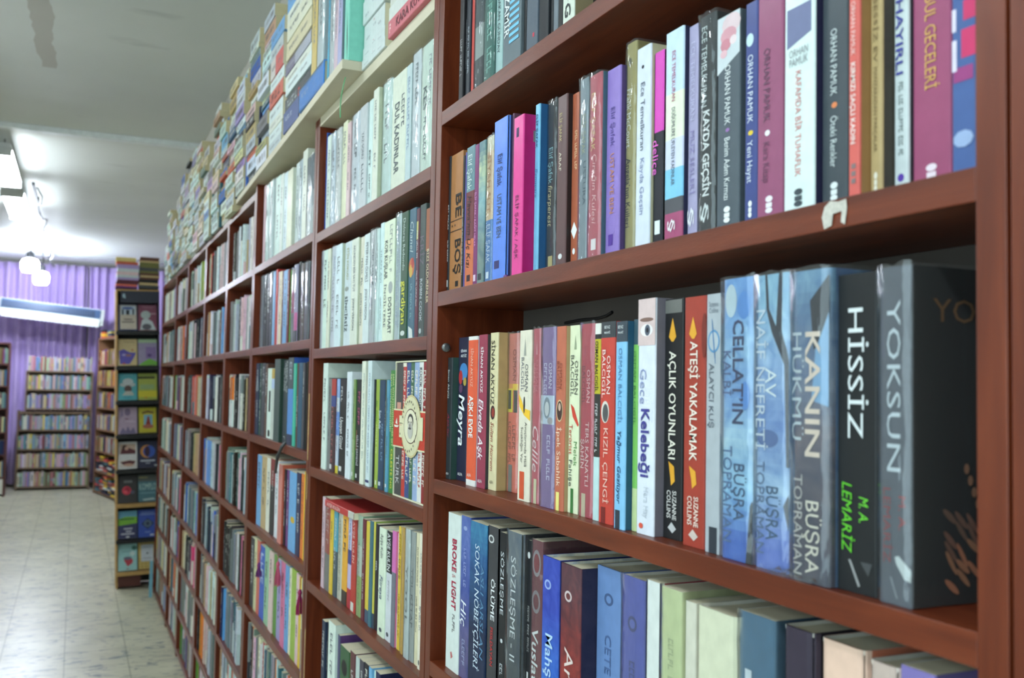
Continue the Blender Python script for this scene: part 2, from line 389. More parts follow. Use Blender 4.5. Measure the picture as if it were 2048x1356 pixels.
# cream plank lying across the third bookcase
mb = MB(); PZ = EYE + LV[2][0] + T + .0004
P4 = [(.502, 2.055), (.705, 2.055), (.705, 3.86), (.542, 3.86)]
mb.v += [(x, y, PZ) for x, y in P4] + [(x, y, PZ + .021) for x, y in P4]
for f in ((0, 3, 7, 4), (1, 5, 6, 2), (0, 4, 5, 1), (3, 2, 6, 7), (0, 1, 2, 3), (4, 7, 6, 5)): mb.f.append(f); mb.c.append((1, 1, 1))
tag(mb.build('plank', PALE, bevel=0.001), 'cream plank lying on the third bookcase under the book piles', 'plank')
PLANK = PZ + .0213

# ------------------------------------------------------------------ books
TEXTS = []; 
GAIN = 1.0
def gcol(c, g=1.0): return tuple(min(0.88, v * GAIN * g) for v in lin(c))
def book_mesh(t, h, w, col, side=None, bands=None, r=None, hard=False, pages=True, film=False, mat=None, grad=False):
    """local: spine faces -x, thickness along y, height along z, origin at the bottom of the spine"""
    mb = MB(); c = min(0.0022 if hard else 0.0007, t * 0.2); r = r if r is not None else min(0.002, t * 0.22)
    side = side or col
    def arc(cy, a0, a1):
        return [(r - r * math.cos(math.radians(a)), cy + r * math.sin(math.radians(a)) * (1 if cy > 0 else -1)) for a in (a0, (a0 + a1) / 2, a1)]
    pl = [(w, -t / 2), (r, -t / 2)]
    left = [(r * (1 - math.sin(math.radians(a))), -t / 2 + r * (1 - math.cos(math.radians(a)))) for a in (30, 60, 90)]
    right = [(x, -y) for x, y in reversed(left)]
    prof = pl + left + right + [(r, t / 2), (w, t / 2)]
    inner = [(w, t / 2 - c), (c, t / 2 - c), (c, -t / 2 + c), (w, -t / 2 + c)]
    P = prof + inner; n = len(P); np_ = len(prof)
    bands = bands or [(1.0, col)]
    if grad:                                         # the printed bands blend along the spine
        mids = []; p = 0
        for f, c_ in bands: mids.append(((p + f) / 2, c_)); p = f
        new = []
        for q in range(28):
            u = (q + .5) / 28; k = max([i for i, (m_, _) in enumerate(mids) if m_ <= u], default=0); k2 = min(k + 1, len(mids) - 1)
            w_ = 0 if k2 == k else min(1, max(0, (u - mids[k][0]) / (mids[k2][0] - mids[k][0])))
            new.append(((q + 1) / 28, tuple(a_ + (b_ - a_) * w_ for a_, b_ in zip(mids[k][1], mids[k2][1]))))
        bands = new
    zs = [h]; cs = []
    for f, cc in bands: zs.append(h * (1 - f)); cs.append(cc)
    for z in zs: mb.v += [(x, y, z) for x, y in P]
    for k in range(len(zs) - 1):
        for i in range(n):
            j = (i + 1) % n
            a, b = k * n + i, k * n + j
            cc = (0.8, 0.78, 0.7) if i >= np_ - 1 else (cs[k] if 1 <= i < np_ - 2 else side)
            mb.f.append((a, b, b + n, a + n)[::-1]); mb.c.append(cc)
    top = cs[0]
    def cap(k, flip):
        f = tuple(k * n + i for i in range(n)); mb.f.append(f if not flip else f[::-1]); mb.c.append(top)
    cap(0, False); cap(len(zs) - 1, True)
    return mb, c
def film_mesh(t, h, w, seed, up=0.004):
    rnd = random.Random(seed); mb = MB(); o = 0.0011
    P = [(w * 0.9, -t / 2 - o), (w * 0.4, -t / 2 - o), (0.004, -t / 2 - o), (-o * 0.6, -t / 2 - o * 0.4), (-o, -t / 4), (-o * 1.2, 0), (-o, t / 4), (-o * 0.6, t / 2 + o * 0.4), (0.004, t / 2 + o * 0.3)]
    nz = 9; n = len(P)
    for k in range(nz + 1):
        z = h * k / nz
        for i, (x, y) in enumerate(P):
            jz = z + (up * rnd.uniform(0.1, 1.0) if k == nz else 0) + (0 if k else 0.0006)
            jit = rnd.uniform(-0.0004, 0.0) + (rnd.uniform(-0.0012, 0.0004) if k >= nz - 1 else 0)
            mb.v.append((x + jit, y, jz))
    for k in range(nz):
        for i in range(n - 1):
            a = k * n + i; mb.f.append((a, a + n, a + n + 1, a + 1)); mb.c.append((1, 1, 1))
    return mb
def marks_mesh(t, h, a, b, hf, off, col, seed):
    """a run of print too small to read: little upright strokes along the spine"""
    rnd = random.Random(seed); mb = MB(); z = h * (1 - a); end = h * (1 - b); g = t * hf
    yc = -t * off
    while z > end + g * 0.4:
        for _ in range(rnd.randint(3, 8)):
            if z <= end: break
            d = g * rnd.uniform(0.35, 0.6); q = rnd.random()
            if z - d < end: z = end; break
            x = -0.0004
            def rc(z0, z1, y0, y1): mb.poly([(x, y1, z1), (x, y0, z1), (x, y0, z0), (x, y1, z0)][::-1], col)
            rc(z - d * 0.28, z, yc - g / 2, yc + g / 2)
            if q < 0.6: rc(z - d, z - d * 0.28, yc + g * 0.25, yc + g / 2)
            if q > 0.3: rc(z - d, z - d * 0.28, yc - g / 2, yc - g * 0.25)
            if q > 0.75: rc(z - d, z - d * 0.28, yc - g * 0.1, yc + g * 0.1)
            z -= d * 1.25
        z -= g * 0.55
    return mb
def ell(cx, cy, rx, ry, n=20, rot=0.0):
    return [(cx + rx * math.cos(2 * math.pi * k / n) * math.cos(rot) - ry * math.sin(2 * math.pi * k / n) * math.sin(rot), cy + rx * math.cos(2 * math.pi * k / n) * math.sin(rot) + ry * math.sin(2 * math.pi * k / n) * math.cos(rot)) for k in range(n)]
def rect(u0, u1, v0, v1): return [(u0, v0), (u1, v0), (u1, v1), (u0, v1)]
def picture(parent, name, shapes, frame, lift=0.00025):
    """flat printed shapes. frame: function (u, v, layer) -> local point"""
    mb = MB()
    for k, (pts, col) in enumerate(shapes):
        mb.poly([frame(u, v, k + 1) for u, v in pts], gcol(col))
    return mb.build(name, INK, parent)
BOOK_N = [0]
def make_book(loc, t, h, w, col, side=None, bands=None, txt=(), shapes=(), film=False, hard=False, cover=(), covertxt=(), rot=None, g=1.0, curve=None, grad=False):
    seed = BOOK_N[0]; BOOK_N[0] += 1
    cc = gcol(col, g); sd = gcol(side, g) if side else cc
    bd = [(f, gcol(c, g)) for f, c in bands] if bands else None
    mb, c = book_mesh(t, h, w, cc, sd, bd, hard=hard, r=curve, grad=grad)
    o = mb.build('book', PAINTED if grad else COVER); o.location = loc
    if rot: o.rotation_euler = rot
    pb = MB(); q = 0.0035 if hard else 0.0004
    pb.box((c, -t / 2 + c, q), (w - 0.0015, t / 2 - c, h - q)); pb.build('page_block', PAGES, o)
    if shapes:
        for q_, shp in enumerate(shapes): picture(o, 'printed_mark', [shp], lambda u, v, k: (-0.0002 - 0.00006 * (q_ + 1), t / 2 - u * t, h * (1 - v)))
    if cover:
        picture(o, 'cover_print', cover, lambda u, v, k: (u * w, -t / 2 - 0.0002 - 0.00008 * k, h * (1 - v)))
    for s in txt:
        if s[0] == '~':
            _, a, b, hf, off, tc = s
            marks_mesh(t, h, a, b, hf, off, gcol(tc, g), seed * 13 + int(a * 100)).build('lettering', INK, o)
        else:
            TEXTS.append((o, t, h, w, s, 'spine'))
    for s in covertxt: TEXTS.append((o, t, h, w, s, 'cover'))
    if film:
        fo = film_mesh(t, h, min(w, 0.11), seed).build('plastic_jacket', FILM, o, smooth=True); fo['label'] = 'clear crinkled plastic film'
    return o

LABELS = set()
def lab(o, texts, group):
    for s in texts:
        if len(s.split()) > 16: print('LONG', s)
        if s.lower() not in LABELS:
            LABELS.add(s.lower()); tag(o, s, 'book', group); return
    raise ValueError(texts)
def nth(k):
    if k <= 20: return ORD[k]
    tens = {2: 'twenty', 3: 'thirty'}[k // 10]
    return {20: 'twentieth', 30: 'thirtieth'}.get(k, tens + '-' + ORD[k % 10])

def place_row(bay, level, conv, yref, books, s0=0.014, hdef=0.198, where='', group='', depth=0.125, auto=True, g=1.0, jit=0.003):
    """books: dicts from far to near. x positions on the photograph are read off as distances along the shelf"""
    x0, sc = conv; zsh = EYE + LV.get(bay, FAR_LV)[level]
    rnd = random.Random(bay * 31 + level)
    ylo, yhi = BAYS[bay]
    prevY = yhi - 0.001; s_next = None; out = []
    names = [b.get('n', '') for b in books]
    for i, b in enumerate(books):
        s = b.get('s', s0 + rnd.uniform(-jit, jit))
        if s_next is not None: s = s_next
        xl = x0 + b['x'][0] / sc; xr = x0 + b['x'][1] / sc
        yl = min(prevY - 0.0004, on_x(xl, yref, L + s).y)
        if s_next is not None: yl = prevY - 0.0004
        yr = on_x(xr, yref, L + s).y
        if yr > yl - 0.003: yr = yl - 0.003
        yr = max(yr, ylo + 0.0008)
        s_next = None
        if b.get('side'):
            d = ray(x0 + (b['x'][1] + b['side']) / sc, yref); X = d.x * yr / d.y
            if X - L > s + 0.002: s_next = min(X - L, 0.055)
        t = yl - yr
        if t < 0.0015: continue
        if 'top' in b:
            h = on_x(xl + (xr - xl) * 0.2, b['top'], L + s).z - zsh
        else: h = b.get('h', hdef + rnd.uniform(-0.003, 0.003))
        h = max(0.12, min(h, 0.30))
        w = min(depth + rnd.uniform(-0.006, 0.004), DEPTH - 0.012 - s) if 'w' not in b else b['w']
        txt = list(b.get('txt', ()))
        o = make_book((L + s, (yl + yr) / 2, zsh + 0.0003), t, h, w, b['c'], b.get('sc'), b.get('bands'), txt, b.get('sh', ()), b.get('film', False), b.get('hard', False), b.get('cover', ()), b.get('ctxt', ()), g=b.get('g', g), curve=b.get('curve'), grad=b.get('grad', False))
        nm = b.get('n', 'book')
        if b.get('look'):
            lab(o, [b['look'] + where], group)
        else:
            lft = names[i - 1] if i else None; rgt = names[i + 1] if i + 1 < len(books) else None
            ops = []
            wr = ' clear wrapped' if b.get('film') else ''
            if lft and rgt: ops.append(f"{nm} book between {lft} and {rgt} ones{where}")
            elif rgt: ops.append(f"{nm} book at the far end beside a {rgt} one{where}")
            else: ops.append(f"{nm} book at the near end beside a {lft} one{where}")
            ops.append(f"{nm} book, {nth(i + 1)} from the far end{where}")
            lab(o, ops, group)
        prevY = yr; out.append(o)
    return out

# ------------------------------------------------------------------ front bookcase, row by row
WH = (206, 220, 220); BK = (24, 26, 30); CR = (212, 212, 188)
def B(x0, x1, top, c, look, **k):
    d = dict(x=(x0, x1), c=c, look=look, **k)
    if top: d['top'] = top
    return d
G1 = 'paperbacks in the front bookcase'
W1 = ', top row of front bookcase'
row = [
 B(200, 226, 0, (30, 28, 32), 'thin black book with small white print beside the wood panel', txt=[('~', .45, .78, .4, 0, (170, 170, 170))]),
 B(228, 248, 0, (38, 42, 48), 'thin charcoal book with white print, second from the wood panel', txt=[('~', .3, .72, .45, 0, (190, 195, 200))]),
 B(250, 271, 0, (34, 40, 52), 'thin dark blue book beside the red edged one', txt=[('~', .4, .8, .4, 0, (160, 170, 180))], side=3),
 B(273, 299, 0, (190, 62, 52), 'very thin red edged book among dark ones', sc=(120, 40, 36), side=4),
 B(303, 362, 0, (64, 74, 78), 'dark grey book with a pale photo band', bands=[(.45, (64, 74, 78)), (.72, (150, 160, 156)), (1, (48, 54, 58))], film=True),
 B(366, 428, 0, (46, 104, 94), 'dark green speckled book in clear film', txt=[('~', .3, .92, .5, .1, (120, 180, 165))], film=True),
 B(432, 490, 0, (160, 190, 188), 'pale teal book with slim dark capitals', txt=[('HAKAN GÜNDAY', .36, .80, .42, 0, (70, 84, 88))]),
 B(494, 612, 0, (98, 110, 116), 'wide grey book with light blue stripes', txt=[('ZAMİR', .42, .74, .28, -.25, (225, 232, 232), 0, 1)],
   sh=[(rect(.38, .92, .38 + .05 * k, .405 + .05 * k), (120, 190, 220)) for k in range(9)]),
 B(615, 650, 0, (16, 18, 22), 'slim black book between grey ones'),
 B(652, 725, 0, (82, 94, 106), 'grey blue book with a blue patch at the top', bands=[(.55, (110, 165, 190)), (1, (82, 92, 104))], sh=[(rect(.6, .75, .86, .89), (210, 60, 80))]),
 B(728, 798, 0, (24, 28, 34), 'plain black book beside the red banded one'),
 B(800, 831, 0, (150, 54, 50), 'slim book with a red upper spine', bands=[(.66, (150, 54, 50)), (1, (26, 28, 32))]),
 B(833, 862, 0, (110, 120, 130), 'slim book with pale blue top and grey foot', bands=[(.5, (140, 190, 225)), (1, (110, 118, 126))]),
 B(865, 893, 0, (16, 18, 20), 'slim black book beside the cream leaf logo book'),
 B(896, 972, 0, (214, 220, 206), 'cream book with a dark leaf mark and round letter', sc=(150, 136, 104), side=125, txt=[('G', .83, .92, .5, .0, (40, 44, 48), 0, 1)],
   sh=[(ell(.45, .62, .28, .018, 14, .5), (60, 70, 66)), (ell(.6, .66, .22, .016, 14, -.3), (80, 92, 84)), (ell(.35, .70, .2, .014, 14, .7), (60, 70, 66))]),
 B(1103, 1170, 0, (24, 26, 28), 'black book after the tan sided cream one'),
 B(1172, 1240, 0, (60, 70, 80), 'slate book at the clipped end'), B(1243, 1320, 0, (150, 150, 140), 'beige book at the clipped end'),
]
place_row(1, 1, (860, 3.39), 88, row, where=W1, group=G1)

W2 = ', second row of front bookcase'
DK = [(rect(.3, .75, .90, .945), (30, 34, 60))]
row = [
 B(108, 143, 317, (34, 36, 40), 'black book with small white capitals next to the wood panel', txt=[('BİT PALAS', .36, .54, .42, 0, (220, 220, 220), 0, 1), ('ELİF ŞAFAK', .62, .78, .42, 0, (220, 220, 220), 0, 1)], sh=[(rect(.2, .7, .91, .96), (220, 220, 220))]),
 B(146, 226, 311, (172, 118, 72), 'thick tan book with big broken black letters', curve=.001, txt=[('BE', .30, .47, .5, .22, (24, 22, 22), 0, 1), ('BOŞ', .63, .88, .5, .22, (24, 22, 22), 0, 1)],
   sh=[(rect(0, 1, .485, .492), (60, 44, 34)), (rect(0, 1, .56, .567), (60, 44, 34)), (rect(.15, .22, .515, .53), (60, 44, 34)), (rect(.4, .47, .515, .53), (60, 44, 34)), (rect(.55, .8, .93, .97), (24, 22, 22))]),
 B(227, 237, 312, (36, 34, 38), 'very thin dark book right after the tan one', txt=[('~', .4, .9, .5, 0, (200, 200, 200))]),
 B(239, 249, 306, (110, 98, 168), 'very thin violet book before the three coloured spine'),
 B(251, 304, 296, (96, 132, 140), 'teal, maroon and orange three coloured spine', bands=[(.32, (104, 138, 146)), (.66, (112, 52, 58)), (1, (206, 112, 72))],
   txt=[('Elif Şafak', .06, .31, .55, 0, (214, 228, 228)), ('Havva’nın Üç Kızı', .35, .86, .5, 0, (40, 26, 30), .25)], sh=[(rect(.3, .7, .91, .955), (50, 30, 40))]),
 B(306, 331, 291, (126, 52, 104), 'thin plum book with pink lettering', txt=[('ELİF ŞAFAK / KAĞIT HELVA', .34, .72, .45, 0, (226, 150, 200))], sh=[(rect(.2, .8, .92, .965), (226, 200, 220))]),
 B(333, 376, 285, (112, 140, 140), 'grey green watercolour spine', grad=True, bands=[(.12, (96, 128, 132)), (.3, (190, 200, 160)), (.5, (130, 168, 172)), (1, (120, 138, 130))], sh=[(rect(.2, .7, .92, .965), (40, 50, 60))]),
 B(378, 432, 277, (206, 188, 160), 'cream book with a blue lower third', bands=[(.1, (214, 206, 180)), (.57, (214, 186, 150)), (1, (70, 124, 184))],
   txt=[('SİYAH SÜT', .12, .52, .5, -.05, (190, 140, 100)), ('ELİF ŞAFAK', .60, .86, .55, 0, (214, 228, 240))], sh=[(rect(.2, .6, .92, .965), (220, 230, 240))], film=True),
 B(432, 527, 244, (90, 132, 222), 'sky blue round spined book', sc=(52, 54, 96), side=28, curve=.004, txt=[('Elif Şafak', .22, .42, .34, 0, (40, 52, 100)), ('USTAM VE BEN', .47, .74, .32, 0, (70, 84, 96))], sh=[(rect(.2, .55, .88, .93), (40, 40, 100))], s=.008),
 B(553, 566, 229, (106, 70, 92), 'dull mauve book mostly behind the pink one'),
 B(566, 632, 237, (226, 64, 146), 'hot pink book with a darker pink side', sc=(186, 30, 110), side=78, txt=[('ELİF ŞAFAK / AŞK', .50, .90, .30, 0, (110, 30, 80))], sh=[(rect(.3, .55, .07, .13), (70, 50, 90))], s=.006, cover=[(rect(.12, .25, .10, .17), (120, 120, 120))]),
 B(708, 740, 212, (124, 190, 224), 'light blue book with a deep blue side', sc=(44, 96, 146), side=58, txt=[('ELİF ŞAFAK', .06, .26, .4, .0, (40, 74, 110)), ('Şemspare', .38, .55, .5, 0, (60, 120, 160), .25)]),
 B(798, 856, 207, (38, 36, 40), 'black book with pale blue and cream lettering', txt=[('Elif Şafak', .27, .48, .5, -.05, (150, 190, 196)), ('firarperest', .49, .73, .5, -.05, (214, 196, 150), .25)], sh=[(rect(.25, .75, .90, .965), (200, 180, 120))], film=True),
 B(862, 926, 196, (96, 68, 68), 'maroon brown book with faint gold capitals', sc=(44, 36, 36), side=34, txt=[('ELİF ŞAFAK', .10, .27, .28, -.1, (190, 170, 120)), ('ARAF', .33, .44, .26, -.1, (214, 200, 180))], sh=[(ell(.5, .94, .2, .016), (220, 220, 220))]),
 B(962, 1011, 190, (166, 88, 60), 'rust coloured book with a white diamond', txt=[('~', .22, .46, .28, .1, (230, 190, 150))], sh=[([(.1, .80), (.5, .75), (.9, .80), (.5, .85)], (236, 236, 236)), (ell(.5, .92, .18, .018), (236, 236, 236))]),
 B(1012, 1075, 162, (128, 140, 148), 'silver grey book in shiny wrinkled film', txt=[('ELİF ŞAFAK', .2, .42, .4, 0, (170, 170, 140)), ('USTURA', .46, .7, .34, .15, (80, 96, 110))], film=True, s=.008),
 B(1077, 1158, 154, (186, 84, 98), 'rose red book in shiny wrinkled film', sc=(44, 108, 122), side=36, txt=[('ELİF ŞAFAK', .10, .42, .34, -.1, (220, 190, 130)), ('Çırağın Kulesi', .44, .82, .34, .05, (232, 180, 180), .2)], film=True, s=.007, sh=[(rect(.3, .7, .90, .96), (240, 230, 230))]),
 B(1192, 1286, 143, (142, 118, 190), 'lilac book with orange title', sc=(84, 66, 120), side=40, txt=[('Elif Şafak', .21, .42, .3, 0, (96, 80, 150)), ('USTAM VE BEN', .46, .78, .3, 0, (196, 130, 90))], sh=[(rect(.25, .6, .89, .95), (90, 60, 150))], s=.009),
 B(1326, 1392, 91, (160, 148, 92), 'olive gold book in clear film', txt=[('Frank McCourt', .22, .50, .45, -.15, (226, 226, 210)), ('Angela’nın Külleri', .55, .88, .45, -.15, (40, 36, 24))], film=True, sh=[(ell(.35, .09, .18, .02), (90, 84, 60))]),
 B(1396, 1490, 100, (210, 216, 228), 'pale lavender white book with grey title', sc=(196, 190, 160), side=20, txt=[('Ece Temelkuran', .18, .52, .3, 0, (84, 92, 110)), ('Kayda Geçsin', .56, .84, .3, 0, (130, 140, 176))], sh=[(ell(.45, .10, .09, .009), (40, 40, 50))], s=.009),
 B(1506, 1588, 109, (30, 30, 40), 'black book with a magenta upper spine', bands=[(.42, (214, 70, 180)), (1, (30, 30, 40))], txt=[('deliçe', .46, .64, .5, -.2, (230, 100, 200))], sh=[(rect(.25, .7, .88, .95), (225, 235, 235))], curve=.004),
 B(1592, 1712, 68, (204, 218, 232), 'white book with cream, blue and plum blocks', sc=(40, 42, 70), side=34,
   bands=[(.30, (196, 216, 232)), (.52, (226, 228, 206)), (.66, (206, 210, 232)), (.80, (126, 192, 224)), (.87, (80, 80, 86)), (1, (164, 74, 112))],
   txt=[('ECE TEMELKURAN', .10, .34, .2, 0, (170, 70, 110)), ('DÜĞÜMLERE ÜFLEYEN KADINLAR', .37, .74, .2, 0, (70, 74, 90)), ('§', .90, .96, .34, 0, (236, 226, 230))]),
 B(1746, 1816, 56, (164, 158, 190), 'lavender speckled book', txt=[('ECE TEMELKURAN', .08, .45, .4, 0, (190, 186, 214)), ('MUZ SESLERİ', .5, .8, .4, 0, (140, 130, 176)), ('§', .86, .95, .5, 0, (236, 236, 244))]),
 B(1822, 1932, 37, (30, 34, 38), 'black book with a long white bold title', txt=[('ECE TEMELKURAN', .05, .42, .34, -.15, (220, 228, 228)), ('KAYDA GEÇSİN', .44, .83, .40, 0, (240, 244, 240), 0, 2), ('§', .86, .95, .42, .0, (236, 240, 240))], film=True),
]
x2 = lambda a: (1400 + a / 3.139 - 860) * 3.39
PUB = lambda c: [(ell(.5, .915 + .0, .14, .014), c), (rect(.38, .62, .932, .952), c), (ell(.5, .965, .14, .012), c)]
row2 = [
 B(x2(106), x2(246), 0, (78, 88, 96), 'slate grey book with a blossom picture at the top', h=.207, txt=[('ORHAN PAMUK', .24, .52, .26, 0, (225, 230, 230)), ('Benim Adım Kırmızı', .58, .87, .26, 0, (225, 230, 230))],
   sh=[([(0, 0), (1, 0), (1, .20), (0, .27)], (196, 204, 208)), (ell(.62, .05, .42, .05, 12), (214, 190, 194)), (ell(.5, .10, .36, .04, 12), (206, 150, 160)), (ell(.38, .14, .24, .03, 10), (196, 128, 140)), (ell(.72, .13, .16, .022, 9), (226, 206, 208)), (ell(.3, .18, .16, .02, 9), (220, 176, 184)), (ell(.5, .545, .09, .009), (150, 110, 170))] + PUB((232, 236, 236))),
 B(x2(280), x2(357), 0, (60, 72, 130), 'navy blue book with a yellow dot', h=.207, txt=[('ORHAN PAMUK', .24, .55, .45, 0, (214, 222, 236)), ('Yeni Hayat', .63, .82, .45, 0, (214, 222, 236))], sh=[(ell(.5, .595, .2, .011), (226, 196, 60)), (ell(.4, .17, .3, .03), (190, 214, 224))] + PUB((232, 236, 236))),
 B(x2(359), x2(516), 0, (146, 78, 110), 'plum book with a white dot', h=.205, txt=[('ORHAN PAMUK', .24, .57, .26, -.1, (104, 70, 92)), ('Kara Kitap', .66, .84, .26, -.1, (110, 66, 92))], sh=[(ell(.42, .62, .10, .013), (230, 226, 232))] + PUB((232, 226, 232))),
 B(x2(512), x2(716), 0, (214, 228, 226), 'wide white book with a faded red title', h=.206, sc=(40, 40, 70), side=(46) * 3.39 / 3.139, txt=[('ORHAN', .30, .335, .62, 0, (140, 146, 150), 0, 0, 'H'), ('PAMUK', .34, .375, .62, 0, (140, 146, 150), 0, 0, 'H'), ('KAFAMDA BİR TUHAFLIK', .40, .85, .2, 0, (206, 130, 126))],
   sh=[([(.1, .12), (.9, .12), (.9, .25), (.1, .29)], (110, 116, 150))] + PUB((60, 70, 76))),
 B(x2(766), x2(926), 0, (64, 72, 78), 'charcoal book with an orange dot', h=.206, txt=[('ORHAN PAMUK', .27, .545, .26, 0, (206, 214, 214)), ('Öteki Renkler', .63, .84, .26, 0, (206, 214, 214))], sh=[(ell(.5, .585, .11, .012), (220, 130, 80))] + PUB((220, 226, 226))),
 B(x2(930), x2(1001), 0, (208, 96, 88), 'coral red book with white capitals', sc=(166, 128, 82), side=64 * 1.08, h=.20, txt=[('ORHAN PAMUK', .2, .42, .4, 0, (236, 200, 194)), ('KIRMIZI SAÇLI KADIN', .45, .78, .42, 0, (240, 222, 216), 0, 1)], sh=[(rect(.3, .7, .86 + .03 * k, .88 + .03 * k), (130, 110, 110)) for k in range(3)]),
 B(x2(1068), x2(1142), 0, (180, 156, 110), 'sand coloured book with brown capitals', sc=(70, 64, 54), side=72 * 1.08, h=.2, txt=[('SESSİZ EV', .2, .46, .34, 0, (120, 100, 70)), ('MANZARADAN PARÇALAR', .48, .82, .3, 0, (120, 100, 70))], sh=PUB((226, 222, 206))),
 B(x2(1221), x2(1308), 0, (200, 208, 208), 'white grey book with violet capitals', h=.2, txt=[('HAYIRLI', .22, .52, .5, -.05, (70, 70, 150), 0, 1), ('~', .55, .85, .3, 0, (120, 130, 130))], sh=[(ell(.5, .93, .22, .016), (90, 60, 160))], sc=(60, 60, 66), side=26),
 B(x2(1326), x2(1578), 0, (154, 74, 108), 'very wide plum book with a gold title', h=.205, txt=[('İSTANBUL GECELERİ', .1, .62, .3, 0, (214, 168, 90))], sh=PUB((230, 214, 222))),
 B(x2(1580), x2(1735), 0, (66, 92, 146), 'blue book with red pink patches by the side panel', h=.205, sh=[(rect(.5, 1, .40, .47), (196, 50, 100)), (rect(.42, 1, .50, .6), (196, 50, 100)), (rect(.1, .9, .63, .68), (150, 60, 120)), (rect(.05, .22, .42, .50), (214, 206, 226)), (rect(.05, .24, .53, .64), (214, 206, 226)), (ell(.5, .22, .4, .03), (206, 214, 214)), (ell(.5, .88, .42, .03, 9), (150, 170, 206))]),
]
place_row(1, 2, (860, 3.39), 300, row + row2, where=W2, group=G1)

